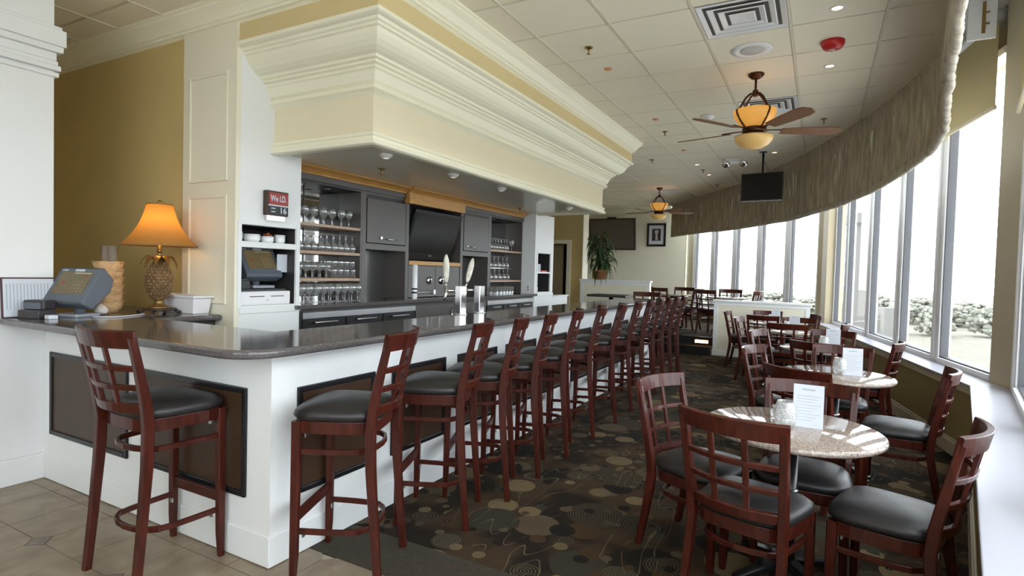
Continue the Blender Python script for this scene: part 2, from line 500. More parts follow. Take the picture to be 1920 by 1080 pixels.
# ================================================================== SETTING
def lerp2(a, b, t): return a + (b - a) * t
def outward(a, b):
    d = (b - a).normalized(); return Vector((d.y, -d.x))
def offset_poly(pts, off):
    out = []
    for i, p in enumerate(pts):
        if i == 0: n = outward(pts[0], pts[1]); out.append(p + n * off)
        elif i == len(pts) - 1: n = outward(pts[-2], pts[-1]); out.append(p + n * off)
        else:
            n1 = outward(pts[i - 1], pts[i]); n2 = outward(pts[i], pts[i + 1]); n = (n1 + n2).normalized()
            out.append(p + n * (off / n.dot(n1)))
    return out
SPTS = [S0, S1, S2, S3, S4]
WOFF = 0.28
WP = offset_poly(SPTS, WOFF)
OP = offset_poly(SPTS, WOFF + 0.22)

# ---- floor: ceramic tiles near the bar corner, carpet beyond
floor = struct('floor')
MB().prism([tuple(p) for p in offset_poly(SPTS, 0.1)] + [(-5.6, 14.4), (-5.6, -6.7)], -0.12, -0.006).build('floor_bed', GROUT, floor)
TS = 0.3425; GX, GY = -1.22, -0.43
DI = 0.062
def tile_poly(cut):
    h = TS / 2 - 0.0022; c = DI if cut else 0.0
    return h
tile_me = {}
def tile_mesh(cuts):
    if cuts in tile_me: return tile_me[cuts]
    h = TS / 2 - 0.0022; pts = []
    for (sx, sy), c in zip(((-1, -1), (1, -1), (1, 1), (-1, 1)), cuts):
        if c:
            a = (sx * (h - DI), sy * h); bb = (sx * h, sy * (h - DI))
            pts += [a, bb] if sx * sy < 0 else [bb, a]
            if (sx, sy) == (-1, -1): pts[-2:] = [(-h, -h + DI), (-h + DI, -h)]
            if (sx, sy) == (1, -1): pts[-2:] = [(h - DI, -h), (h, -h + DI)]
            if (sx, sy) == (1, 1): pts[-2:] = [(h, h - DI), (h - DI, h)]
            if (sx, sy) == (-1, 1): pts[-2:] = [(-h + DI, h), (-h, h - DI)]
        else: pts.append((sx * h, sy * h))
    tile_me[cuts] = MB().prism(pts, -0.006, 0.0).mesh('tile', TILE)
    return tile_me[cuts]
def node_ins(i, j): return i % 2 == 0 and j % 2 == 0
ntile = 0
for i in range(-8, 8):
    for j in range(-9, 2):
        x0 = GX + i * TS; y0 = GY + j * TS; cx = x0 + TS / 2; cy = y0 + TS / 2
        if cx > 3.2 or y0 + TS > 0.27: continue
        if cx - TS / 2 < -4.2: continue
        if y0 > -0.02 and x0 + TS < -0.2: continue
        cuts = (node_ins(i, j), node_ins(i + 1, j), node_ins(i + 1, j + 1), node_ins(i, j + 1))
        o = bpy.data.objects.new('tile', tile_mesh(cuts)); COL.objects.link(o); o.parent = floor; o.location = (cx, cy, 0)
ins_me = MB().prism([(DI - 0.003, 0), (0, DI - 0.003), (-DI + 0.003, 0), (0, -DI + 0.003)], -0.006, 0.0).mesh('tile_insert', TILED)
for i in range(-8, 10):
    for j in range(-8, 2):
        if node_ins(i, j):
            x = GX + i * TS; y = GY + j * TS
            if -4 < x < 3 and y < 0.0:
                o = bpy.data.objects.new('tile_insert', ins_me); COL.objects.link(o); o.parent = floor; o.location = (x, y, 0)

strip_ = B(0.002, 2.70, 0.24, 0.56, -0.0055, 0.003).build('carpet_border', ASPH)
tag(strip_, 'plain dark brown carpet strip between the floor tiles and the patterned carpet', 'carpet')
cp = [(0.002, 0.561), (2.775, 0.561), (3.355, 3.85), (2.40, 9.26), (-0.66, 9.05), (-1.49, 9.05), (-1.49, 1.5), (-0.15, 1.5), (0.002, 0.9)]
carpet = MB().prism(cp, -0.0055, 0.003).build('carpet', CARPET)
tag(carpet, 'dark brown carpet patterned with circles, rings and thin stems', 'carpet')

# platform and steps at the far end
plat = struct('floor_platform')
MB().prism([(-2.3, 9.36), (0.56, 9.36), (S3.x + 0.28, 9.36), (S3.x, 10.5), (S4.x, 14.4), (-5.5, 14.4), (-5.5, 10.12), (-2.3, 10.12)], 0.0, 0.31).build('deck', CARPET, plat)
B(-0.66, 0.55, 9.06, 9.36, 0.0, 0.155).build('step', CARPET, plat)
B(-0.66, 0.55, 9.335, 9.362, 0.157, 0.312).build('riser', BLACK, plat)
B(-0.66, 0.55, 9.05, 9.062, 0.0, 0.15).build('riser', BLACK, plat)
sl = thing('step_light', 'small glowing step light set in the dark riser by the half wall', 'light', (0.35, 9.335, 0.225))
B(-0.15, 0.15, -0.012, 0.0, -0.05, 0.05).build('housing', BRONZE, sl)
B(-0.12, 0.12, -0.016, -0.008, -0.028, 0.028).build('lens', mat('step_glow', (1, 0.7, 0.4), 0.5, emit=(1.0, 0.55, 0.25), estr=5.0), sl)

# ---- ceiling
VAL = [(-1.35, 14.0), (-0.53, 12.57), (0.264, 11.40), (0.79, 10.62), (1.76, 8.58), (2.35, 7.08), (2.57, 6.40), (2.75, 5.84), (2.89, 5.22), (3.0, 4.70), (3.07, 4.10), (3.050, 3.40), (2.925, 2.50), (2.725, 1.0), (2.545, -0.1), (2.465, -0.6)]
def catmull(pts, step):
    out = []
    P = [Vector(p) for p in pts]; P = [P[0] * 2 - P[1]] + P + [P[-1] * 2 - P[-2]]
    for i in range(1, len(P) - 2):
        n = max(2, int((P[i + 1] - P[i]).length / step))
        for k in range(n):
            t = k / n; a, b, c, d = P[i - 1], P[i], P[i + 1], P[i + 2]
            out.append(0.5 * ((2 * b) + (c - a) * t + (2 * a - 5 * b + 4 * c - d) * t * t + (3 * b - a - 3 * c + d) * t ** 3))
    out.append(P[-2]); return out
vpath = catmull(VAL, 0.3)
ceil = struct('ceiling')
cpoly = [(p.x, p.y) for p in vpath] + [(2.25, -2.2), (S0.x, S0.y), (-5.6, -6.7), (-5.6, 14.4), (-1.5, 14.4)]
MB().prism(cpoly, CEIL + 0.005, CEIL + 0.05).build('ceiling_deck', CEILM, ceil)
op = [(p.x, p.y) for p in OP]
MB().prism(op + [(-5.8, 14.9), (-5.8, -6.9)], 3.80, 3.9).build('roof_deck', WHITE, ceil)
CXO, CYO, CT = 0.18, 1.75, 0.61
VENTCELLS = {(2, 1), (2, 5)}
def inside_val(x, y):
    # inside of the ceiling polygon
    c = False; n = len(cpoly); j = n - 1
    for i in range(n):
        xi, yi = cpoly[i]; xj, yj = cpoly[j]
        if (yi > y) != (yj > y) and x < (xj - xi) * (y - yi) / (yj - yi) + xi: c = not c
        j = i
    return c
ct_me = MB().box(-CT / 2 + 0.011, CT / 2 - 0.012, -CT / 2 + 0.012, CT / 2 - 0.012, -0.004, 0.006).mesh('ceiling_tile', CEILM)
grid = MB()
nct = 0
for i in range(-9, 6):
    for j in range(-3, 21):
        x0 = CXO + i * CT; y0 = CYO + j * CT; cx, cy = x0 + CT / 2, y0 + CT / 2
        if not any(inside_val(cx + a, cy + b) for a in (-.28, 0, .28) for b in (-.28, 0, .28)): continue
        if -1.9 < cx < -0.5 and 1.2 < cy < 6.0: continue
        if -5.5 < cx < -1.9 and cy > 1.2 and cy < 6.5: continue
        if cx < -4.6: continue
        full = all(inside_val(cx + a, cy + b) for a in (-.31, .31) for b in (-.31, .31))
        if (i, j) in VENTCELLS: continue
        if full and nct < 290:
            o = bpy.data.objects.new('ceiling_tile', ct_me); COL.objects.link(o); o.parent = ceil; o.location = (cx, cy, CEIL); nct += 1
for i in range(-8, 6):
    x = CXO + i * CT
    ys = [y * 0.1 for y in range(-50, 144) if inside_val(x, y * 0.1)]
    if ys: grid.box(x - 0.010, x + 0.010, min(ys), max(ys), CEIL - 0.012, CEIL + 0.006)
for j in range(-10, 21):
    y = CYO + j * CT
    xs = [x * 0.1 for x in range(-54, 32) if inside_val(x * 0.1, y)]
    if xs: grid.box(min(xs), max(xs) - 0.03, y - 0.005, y + 0.005, CEIL - 0.002, CEIL + 0.006)
grid.build('ceiling_grid', CEILG, ceil)

# ---- pier at the left with its mouldings
wl = struct('wall_left')
B(-3.1, -2.235, -1.6, 0.05, 0.0, CEIL).build('pier', WHITE, wl)
B(-3.1, -2.215, -1.62, 0.062, 0.0, 0.17).build('baseboard', WHITE, wl, 0.006)
B(-3.1, -2.225, -1.61, 0.057, 0.17, 0.20).build('base_cap', WHITE, wl, 0.004)
for z0, z1, d in ((2.66, 2.69, 0.022), (2.70, 2.735, 0.03), (2.735, 2.765, 0.018), (2.82, 2.86, 0.04), (2.86, 2.965, 0.052), (2.965, 2.99, 0.035), (2.765, 2.82, 0.012)):
    B(-3.1, -2.235 + d, -1.6 - d, 0.05 + d, z0, z1).build('capital_moulding', WHITE, wl, 0.006)
B(-5.75, -5.6, -6.7, 14.5, 0.0, 3.8).build('wall_far_side', TAN, wl)

# ---- mustard wall, pilaster and the crown that runs on round the soffit
YW = 0.88
wb = struct('wall_back')
B(-5.6, -2.138, YW, YW + 0.12, 0.0, CEIL).build('wall_panel', TAN, wb)
B(-2.14, -1.5, YW - 0.018, YW + 0.02, 0.0, 3.30).build('pilaster', PILAST, wb)
for (z0, z1) in ((2.07, 2.875), (1.155, 1.97)):
    fr = MB(); x0, x1, w, d = -2.055, -1.585, 0.024, 0.014
    y1 = YW - 0.018
    fr.box(x0, x0 + w, y1 - d, y1, z0, z1).box(x1 - w, x1, y1 - d, y1, z0, z1).box(x0 + w, x1 - w, y1 - d, y1, z0, z0 + w).box(x0 + w, x1 - w, y1 - d, y1, z1 - w, z1)
    fr.build('panel_moulding', PILAST, wb, 0.005)
    B(x0 + w, x1 - w, y1 - 0.004, y1, z0 + w, z1 - w).build('panel_field', PILAST, wb)

X0, Y0, YF = -0.18, YW, 6.22
def rect_path(off, xs=-1.5):
    return [Vector((xs, Y0 - off)), Vector((X0 + off, Y0 - off)), Vector((X0 + off, YF + off)), Vector((xs - 0.7, YF + off))]
def profile_sweep(prof, xs, name, m, parent, close_top=False):
    rows = []
    for off, z in prof:
        rows.append([(p.x, p.y, z) for p in rect_path(off, xs)])
    mb = MB().strip(rows)
    return mb.build(name, m, parent)
sof = struct('ceiling_soffit')
profile_sweep([(0.0, CEIL), (0.125, CEIL), (0.125, 3.348), (0.112, 3.340), (0.112, 3.325), (0.098, 3.312), (0.075, 3.292), (0.058, 3.268), (0.048, 3.245), (0.034, 3.240), (0.034, 3.222), (0.016, 3.216), (0.0, 3.205)], -5.6, 'crown_moulding', CREAM, sof)
profile_sweep([(0.0, 3.22), (0.0, 3.05)], -1.5, 'upper_band', BAND, sof)
profile_sweep([(0.0, 3.075), (0.024, 3.068), (0.024, 3.044), (0.010, 3.036), (-0.012, 3.030), (-0.020, 3.014), (-0.036, 3.006), (-0.036, 2.992), (-0.052, 2.984), (-0.062, 2.960), (-0.082, 2.930), (-0.110, 2.902), (-0.140, 2.884), (-0.170, 2.874), (-0.178, 2.858), (-0.200, 2.852), (-0.200, 2.836), (-0.222, 2.828), (-0.222, 2.812), (-0.236, 2.802), (-0.250, 2.770), (-0.262, 2.742), (-0.282, 2.724), (-0.262, 2.716), (-0.262, 2.690), (-0.280, 2.680), (-0.296, 2.668), (-0.31, 2.655)], -1.5, 'cove_moulding', CREAM, sof)
profile_sweep([(-0.31, 2.67), (-0.31, 2.38)], -1.5, 'fascia', FASCIA, sof)
profile_sweep([(-0.31, 2.405), (-0.280, 2.396), (-0.280, 2.378), (-0.292, 2.370), (-0.292, 2.352), (-0.272, 2.344), (-0.272, 2.318), (-0.29, 2.308), (-0.352, 2.308), (-0.352, 2.34)], -1.5, 'lower_trim', CREAM, sof)
B(-2.1, X0 - 0.33, Y0 + 0.33, YF - 0.33, 2.336, 2.36).build('underside', SOFFU, sof)

# ---- white pier with the terminal niche (between pilaster and back bar)
def niche_wall(name, xf, y0, y1, ny0, ny1, nz0, nz1, zs, ztop, depth=0.42):
    w = struct(name)
    B(xf - 0.6, xf, y0, ny0, 0, ztop).build('jamb', WHITE, w)
    B(xf - 0.6, xf, ny1, y1, 0, ztop).build('jamb', WHITE, w)
    B(xf - 0.6, xf, ny0, ny1, nz1, ztop).build('head', WHITE, w)
    B(xf - 0.6, xf, ny0, ny1, 0, nz0).build('base', WHITE, w)
    B(xf - depth - 0.01, xf - depth, ny0, ny1, nz0, nz1).build('niche_back', CABD, w)
    B(xf - depth, xf - 0.012, ny0 - 0.0, ny0 + 0.004, nz0, nz1).build('niche_side', CABD, w)
    B(xf - depth, xf - 0.012, ny1 - 0.004, ny1, nz0, nz1).build('niche_side', CABD, w)
    B(xf - depth, xf - 0.012, ny0, ny1, nz1 - 0.004, nz1).build('niche_top', CABD, w)
    for z0, z1 in zs:
        B(xf - depth, xf + 0.004, ny0, ny1, z0, z1).build('niche_shelf', WHITE, w)
    B(xf, xf + 0.012, y0 + 0.002, y1 + 0.006, nz0 - 0.06, nz0 - 0.02).build('sill_moulding', WHITE, w, 0.004)
    fr = MB(); t = 0.03
    fr.box(xf, xf + 0.008, ny0 - t, ny0, nz0 - 0.02, nz1 + t).box(xf, xf + 0.008, ny1, ny1 + t, nz0 - 0.02, nz1 + t).box(xf, xf + 0.008, ny0, ny1, nz1, nz1 + t).box(xf, xf + 0.008, ny0, ny1, nz0 - 0.02, nz0)
    fr.build('niche_frame', WHITE, w, 0.003)
    return w
niche_wall('wall_niche', -1.5, YW + 0.0205, 1.455, 0.915, 1.412, 1.145, 1.754, [(1.586, 1.630)], 3.2)
niche_wall('wall_end', -1.5, 5.835, 6.50, 5.93, 6.385, 1.15, 1.745, [(1.437, 1.462)], 2.34)
weh = struct('wall_low')
B(-1.62, -1.5, 6.50, 7.12, 0.0, 1.06).build('panel', WHITE, weh)
B(-1.64, -1.48, 6.50, 7.14, 1.06, 1.085).build('cap', WHITE, weh, 0.005)
B(-2.4, -2.12, 1.0, 6.48, 0.0, CEIL).build('wall_service', TAN)
tag(bpy.data.objects['wall_service'], kind='structure')

# ---- far walls
wfl = struct('wall_far_left')
B(-5.6, -3.42, 9.8, 10.1, 0, CEIL).build('panel', TAN, wfl)
B(-2.66, -2.30, 9.8, 10.1, 0, CEIL).build('panel', TAN, wfl)
B(-3.42, -2.66, 9.8, 10.1, 2.1, CEIL).build('panel', TAN, wfl)
B(-2.306, -2.290, 9.795, 10.105, 0, CEIL).build('lit_corner_strip', FARWALL, wfl)  # cream colour paints the window light on this side of the column
d1 = struct('door_1')
fr = MB(); fr.box(-3.50, -3.42, 9.76, 9.80, 0, 2.18).box(-2.66, -2.56, 9.76, 9.80, 0, 2.18).box(-3.42, -2.66, 9.76, 9.80, 2.10, 2.18)
fr.build('door_frame', FARWALL, d1, 0.006)
B(-3.42, -2.80, 9.9, 9.94, 0.02, 2.08).build('door_leaf', DOORW, d1)
B(-3.6, -2.5, 10.1, 10.12, 0, 2.2).build('doorway_dark_sheet', BLACK, d1)  # black sheet paints the darkness beyond the ajar door
wfar = struct('wall_far')
B(-5.6, -1.05, 14.4, 14.55, 0, CEIL).build('panel', FARWALL, wfar)
MB().strip([[(-5.6, 14.4 - o, z), (-0.6, 14.4 - o, z)] for o, z in ((0, 3.20), (0.02, 3.22), (0.02, 3.25), (0.06, 3.29), (0.10, 3.33), (0.12, 3.34), (0.12, CEIL))]).build('crown', CREAM, wfar)
wbk = struct('wall_rear')
B(-5.6, S0.x + 0.3, -6.85, -6.7, 0, 3.8).build('panel', TAN, wbk)

# half walls
def half_wall(name, x0, x1, y0, y1, h):
    w = struct(name)
    B(x0, x1, y0, y1, 0, h - 0.04).build('panel', PILAST, w)
    B(x0 - 0.02, x1 + 0.02, y0 - 0.025, y1 + 0.025, h - 0.04, h).build('cap', WHITE, w, 0.006)
    B(x0 - 0.012, x1 + 0.012, y0 - 0.014, y1 + 0.014, 0.0, 0.10).build('baseboard', WHITE, w, 0.005)
    B(x0, x0 + 0.07, y0 - 0.008, y0, 0.10, h - 0.04).build('stile', WHITE, w)
    B(x1 - 0.07, x1, y0 - 0.008, y0, 0.10, h - 0.04).build('stile', WHITE, w)
    B(x0 + 0.07, x1 - 0.07, y0 - 0.008, y0, h - 0.10, h - 0.04).build('rail', WHITE, w)
half_wall('wall_half_right', 0.56, 2.15, 9.27, 9.39, 1.035)
half_wall('wall_half_left', -2.13, -0.67, 9.30, 9.42, 1.34)

# ---- faceted window wall
def seg_box(mb, a, b, t0, t1, o0, o1, z0, z1):
    # box along segment a->b, from t0 to t1 (metres), offsets o0..o1 outward
    d = (b - a).normalized(); n = outward(a, b)
    P = [a + d * t0 + n * o0, a + d * t1 + n * o0, a + d * t1 + n * o1, a + d * t0 + n * o1]
    return mb.prism([(p.x, p.y) for p in P], z0, z1)
def band(name, m, parent, o0, o1, z0, z1, bevel=0.0, pts=SPTS):
    inn = offset_poly(pts, o0); out = offset_poly(pts, o1)
    for i in range(len(pts) - 1):
        mb = MB().prism([tuple(inn[i]), tuple(inn[i + 1]), tuple(out[i + 1]), tuple(out[i])], z0, z1)
        mb.build(name, m, parent, bevel)
SILLZ = 0.655
wr = struct('wall_right')
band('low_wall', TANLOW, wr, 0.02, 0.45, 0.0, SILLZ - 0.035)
band('header', POSTM, wr, WOFF, WOFF + 0.2, 3.42, 3.80)
bs = struct('baseboard_right')
band('baseboard', BASEB, bs, 0.0, 0.02, 0.0, 0.115, 0.004)
band('baseboard_cap', BASEB, bs, 0.006, 0.02, 0.115, 0.14, 0.004)
t1_ = struct('trim_1')
band('sill', SILL, t1_, -0.012, 0.45, SILLZ - 0.022, SILLZ, 0.005)
band('sill_apron', BASEB, t1_, 0.004, 0.02, SILLZ - 0.085, SILLZ - 0.022, 0.004)

nwin = [0]
def window(a, b, t0, t1, z0=SILLZ, z1=3.42):
    nwin[0] += 1
    w = struct('window_%d' % nwin[0])
    J = 0.055
    fr = MB()
    seg_box(fr, a, b, t0, t0 + J, -0.035, 0.045, z0, z1); seg_box(fr, a, b, t1 - J, t1, -0.035, 0.045, z0, z1)
    seg_box(fr, a, b, t0 + J, t1 - J, -0.05, 0.07, z0, z0 + 0.05); seg_box(fr, a, b, t0 + J, t1 - J, -0.05, 0.07, z1 - 0.06, z1)
    fr.build('frame', FRAME, w)
    g = MB()
    seg_box(g, a, b, t0 + J, t0 + J + 0.016, -0.02, 0.05, z0 + 0.05, z1 - 0.06); seg_box(g, a, b, t1 - J - 0.016, t1 - J, -0.02, 0.05, z0 + 0.05, z1 - 0.06)
    seg_box(g, a, b, t0 + J, t1 - J, -0.02, 0.05, z0 + 0.05, z0 + 0.064)
    g.build('gasket', FRAMED, w)
    p = MB(); seg_box(p, a, b, t0 + J + 0.01, t1 - J - 0.01, 0.012, 0.02, z0 + 0.055, z1 - 0.065)
    p.build('pane', PANE, w)
def posts(a, b, ts, wd, m, name='mullion'):
    for t in ts:
        mb = MB(); seg_box(mb, a, b, t - wd / 2, t + wd / 2, -0.02, 0.09, SILLZ, 3.42); mb.build(name, m, wr)
# middle facet: windows 1..5, pillar after the fifth
A_, B_ = WP[2], WP[3]
mids = [0.32, 1.58, 2.82, 4.15, 5.55, 6.45]
for i in range(5):
    window(A_, B_, mids[i] + (0.0 if i == 0 else 0.045), mids[i + 1] - (0.045 if i < 4 else 0.0))
posts(A_, B_, mids[1:5], 0.09, FRAME)
Lm = (B_ - A_).length
mb = MB(); seg_box(mb, A_, B_, 6.45, Lm + 0.02, -0.16, 0.12, SILLZ, 3.8); mb.build('corner_pillar', POSTM, wr)
mb = MB(); seg_box(mb, A_, B_, -0.02, 0.32, -0.06, 0.12, SILLZ, 3.8); mb.build('corner_pillar', POSTM, wr)
# far facet
A_, B_ = WP[3], WP[4]
Lf = (B_ - A_).length
n = 5; t0 = 0.25; st = (Lf - 0.30 - t0) / n
for i in range(n): window(A_, B_, t0 + i * st + 0.035, t0 + (i + 1) * st - 0.035)
posts(A_, B_, [t0 + i * st for i in range(1, n)], 0.07, FRAME)
mb = MB(); seg_box(mb, A_, B_, -0.02, t0 + 0.035, -0.06, 0.12, SILLZ, 3.8); mb.build('corner_pillar', POSTM, wr)
mb = MB(); seg_box(mb, A_, B_, Lf - 0.335, Lf + 0.1, -0.06, 0.12, 0.3, 3.8); mb.build('end_jamb', FARWALL, wr)
# near facet (beside the camera)
A_, B_ = WP[1], WP[2]
Ln = (B_ - A_).length
n = 4; t1e = Ln - 0.16; st = (t1e - 0.3) / n
for i in range(n): window(A_, B_, 0.3 + i * st + 0.045, 0.3 + (i + 1) * st - 0.045)
posts(A_, B_, [0.3 + i * st for i in range(1, n)], 0.09, FRAME)
mb = MB(); seg_box(mb, A_, B_, t1e - 0.045, Ln + 0.02, -0.05, 0.12, SILLZ, 3.8); mb.build('corner_pillar', FRAME, wr)
mb = MB(); seg_box(mb, A_, B_, -0.02, 0.345, -0.05, 0.12, SILLZ, 3.8); mb.build('corner_pillar', FRAME, wr)
# facet behind the camera
A_, B_ = WP[0], WP[1]
Lr = (B_ - A_).length
n = 4; st = (Lr - 0.6) / n
for i in range(n): window(A_, B_, 0.3 + i * st + 0.045, 0.3 + (i + 1) * st - 0.045)
posts(A_, B_, [0.3 + i * st for i in range(n + 1)], 0.09, FRAME)

# roller shades on the windows by the corner
def shade(a, b, t0, t1, zb, label, vis_off=-0.10):
    d = (b - a).normalized(); p = a + d * t0
    s = thing('roller_shade', label, 'shade', (p.x, p.y, 0), math.atan2(d.y, d.x), 'roller shades over the windows')
    L_ = t1 - t0
    B(0, L_, 0.10, 0.104, zb + 0.03, 3.62).build('fabric', SHADE, s)
    B(0, L_, 0.088, 0.112, zb, zb + 0.034).build('hem_bar', POSTM, s, 0.004)
    MB().tube([(0, 0.10, 3.66), (L_, 0.10, 3.66)], 0.04, 12).build('roller', VENTW, s)
    for x in (0.0, L_ - 0.008):
        B(x, x + 0.008, 0.05, 0.15, 3.60, 3.72).build('bracket', STEEL, s)
A_, B_ = WP[2], WP[3]
shade(A_, B_, 0.36, 1.56, 2.90, 'tan roller shade over the window left of the near corner post')
shade(A_, B_, 1.62, 2.80, 2.90, 'tan roller shade over the second window from the near corner post')
A_, B_ = WP[1], WP[2]
shade(A_, B_, t1e - 1.42, t1e - 0.06, 2.72, 'tan roller shade over the window right of the near corner post')

# ---- valance
vp = catmull(VAL, 0.016)
val = thing('valance', 'gathered taupe fabric valance curving below the ceiling along the windows', 'valance', (0, 0, 0))
ZB = [(-0.0, 2.51), (3.0, 2.46), (6.5, 2.40), (8.2, 2.41), (9.6, 2.47), (10.6, 2.54), (12.0, 2.58), (30, 2.58)]
def zbot(s):
    for (a, za), (b, zb) in zip(ZB, ZB[1:]):
        if s <= b: return za + (zb - za) * (s - a) / (b - a)
    return ZB[-1][1]
front = []; back = []; s_ = 0.0
for i, p in enumerate(vp):
    if i: s_ += (p - vp[i - 1]).length
    t = (vp[min(i + 1, len(vp) - 1)] - vp[max(i - 1, 0)]).normalized()
    n = Vector((t.y, -t.x))            # points to the room side?
    cen = Vector((0.0, 6.0))
    if (cen - p).dot(n) < 0: n = -n
    zb = zbot(s_) + 0.012 * noise.noise(Vector((s_ * 1.7, 3.1, 0)))
    H_ = CEIL - zb
    pl_ = noise.noise(Vector((s_ * 5.5, 0.0, 2.0))); 
    cr_ = lambda f, z, sd: max(0.0, 1 - 4.5 * abs(noise.noise(Vector((s_ * f + 0.25 * z, z * 0.55, sd)))))
    g = lambda z: (-0.030 * cr_(3.6, z, 9.0) - 0.016 * cr_(8.0, z, 4.0) + 0.030 * noise.noise(Vector((s_ * 6.5 + 0.3 * z, z * 0.8, 0.0))) + 0.020 * abs(noise.noise(Vector((s_ * 15 - 0.4 * z, z * 0.9, 5.0)))) + 0.008 * noise.noise(Vector((s_ * 38, z * 1.2, 1))))
    r = []
    for k in range(15):
        u = k / 14.0
        z = CEIL + 0.004 - u * (H_ - 0.085)
        if u < 0.07: o = 0.030 + 0.15 * g(z)
        elif u < 0.13: o = 0.012 + 0.4 * g(z)
        else:
            amp = min(1.0, (u - 0.1) * 5)
            o = 0.012 + amp * g(z) + 0.012 * u
        q = p + n * o; r.append((q.x, q.y, z))
    hem = [(0.016, 0.080), (0.026, 0.074), (0.030, 0.060), (0.031, 0.040), (0.028, 0.018), (0.018, 0.004), (0.004, 0.0), (-0.008, 0.006), (-0.012, 0.03)]
    for o, dz in hem:
        q = p + n * (o + 0.25 * g(zb)); r.append((q.x, q.y, zb + dz))
    front.append(r)
    q0 = p + n * (-0.013); back.append([(q0.x, q0.y, zb + 0.03), (q0.x, q0.y, CEIL + 0.2)])
MB().strip(front, True).build('fabric', VALF, val)
MB().strip(back, True).build('lining', VALB, val)
br = thing('valance_bracket', 'white mounting board with a metal bracket behind the near end of the valance', 'bracket', (0, 0, 0))
B(3.135, 3.30, 3.34, 3.36, 3.20, 3.80).build('board', VENTW, br, 0.003)
B(3.215, 3.235, 3.330, 3.34, 3.24, 3.46).build('metal_strap', BRASS, br)
for z in (3.30, 3.38): B(3.235, 3.258, 3.326, 3.34, z, z + 0.008).build('hook', BRASS, br)

# ================================================================== BAR
bar = thing('bar_counter', 'white L-shaped bar front with dark brown inset panels', 'bar', (0, 0, 0))
MB().prism([(-2.232, 0.0), (0.0, 0.0), (0.0, 6.95), (-0.14, 6.95), (-0.14, 0.14), (-2.232, 0.14)], 0.004, 1.038).build('body', WHITE, bar)
MB().prism([(-2.212, -0.010), (0.010, -0.010), (0.010, 6.955), (0.0, 6.955), (0.0, 0.0), (-2.212, 0.0)], 0.004, 0.155).build('base_moulding', WHITE, bar, 0.004)
MB().prism([(-2.212, -0.006), (0.006, -0.006), (0.006, 6.955), (0.0, 6.955), (0.0, 0.0), (-2.212, 0.0)], 0.995, 1.037).build('top_moulding', WHITE, bar, 0.003)
def bar_panel(a0, a1, side):
    z0, z1, t, d = 0.31, 0.853, 0.030, 0.016
    if side == 'short':
        p = B(a0 + t, a1 - t, -0.006, 0.0, z0 + t, z1 - t).build('panel', PANELB, bar)
        fr = MB().box(a0, a0 + t, -d, 0, z0, z1).box(a1 - t, a1, -d, 0, z0, z1).box(a0 + t, a1 - t, -d, 0, z0, z0 + t).box(a0 + t, a1 - t, -d, 0, z1 - t, z1)
    else:
        p = B(0.0, 0.006, a0 + t, a1 - t, z0 + t, z1 - t).build('panel', PANELB, bar)
        fr = MB().box(0, d, a0, a0 + t, z0, z1).box(0, d, a1 - t, a1, z0, z1).box(0, d, a0 + t, a1 - t, z0, z0 + t).box(0, d, a0 + t, a1 - t, z1 - t, z1)
    fr.build('panel_frame', PANELF, p, 0.005)
bar_panel(-2.13, -1.216, 'short'); bar_panel(-1.07, -0.168, 'short')
for k in range(9): bar_panel(0.148 + 0.712 * k, 0.148 + 0.712 * k + 0.56, 'long')
cr = 0.20
corner = [(0.145 - cr + cr * math.sin(a), -0.25 + cr - cr * math.cos(a)) for a in [PI / 2 * k / 10 for k in range(11)]]
top = [(-2.21, -0.25)] + corner + [(0.145, 7.1), (-0.45, 7.1), (-0.45, 0.38), (-1.62, 0.38), (-1.62, 0.855), (-3.3, 0.855), (-3.3, 0.08), (-2.21, 0.08)]
bt = MB().prism(top, 1.038, 1.08).build('granite_countertop', BARTOP, None, 0.017, 4)
tag(bt, 'polished dark grey granite bar top with rounded corner', 'countertop')
lc = thing('service_cabinet', 'dark cabinet under the counter that carries the lamp', 'cabinet', (-2.4, 0.66, 0))
B(-0.55, 0.70, -0.15, 0.185, 0.0, 1.036).build('body', CABD, lc)
B(-0.55, 0.705, -0.155, -0.148, 0.1, 1.0).build('door', BLACK, lc)

# ================================================================== BACK BAR
XC = -1.72; XBK = -2.02
bb = thing('back_bar_cabinet', 'dark back bar base cabinets with steel rails and bar handles', 'cabinet', (0, 0, 0))
B(-2.02, -1.53, 1.46, 5.83, 0.0, 1.095).build('body', CABD, bb)
for (y0, y1) in ((1.50, 3.0), (4.49, 5.82)):
    B(-1.53, -1.50, y0, y1, 1.008, 1.066).build('steel_rail', STEEL, bb, 0.004)
    n = 3; w = (y1 - y0) / n
    for k in range(n):
        dd = B(-1.53, -1.515, y0 + k * w + 0.01, y0 + (k + 1) * w - 0.01, 0.15, 1.0).build('door', BLACK, bb)
        MB().tube([(-1.49, y0 + k * w + 0.12, 0.975), (-1.49, y0 + (k + 1) * w - 0.12, 0.975)], 0.008, 8).build('handle', STEEL, dd)
for k in range(2):
    y0 = 3.02 + k * 0.735
    dd = B(-1.53, -1.515, y0, y0 + 0.72, 0.15, 1.06).build('door', CAB, bb)
    hy = y0 + (0.64 if k == 0 else 0.08)
    MB().tube([(-1.49, hy, 0.80), (-1.49, hy, 1.02)], 0.010, 8).build('handle', CHROME, dd)
o = B(-2.02, -1.46, 1.40, 5.88, 1.097, 1.131).build('granite_ledge', BARTOP, None, 0.006, 2)
tag(o, 'narrow dark granite counter running along the back bar', 'countertop')

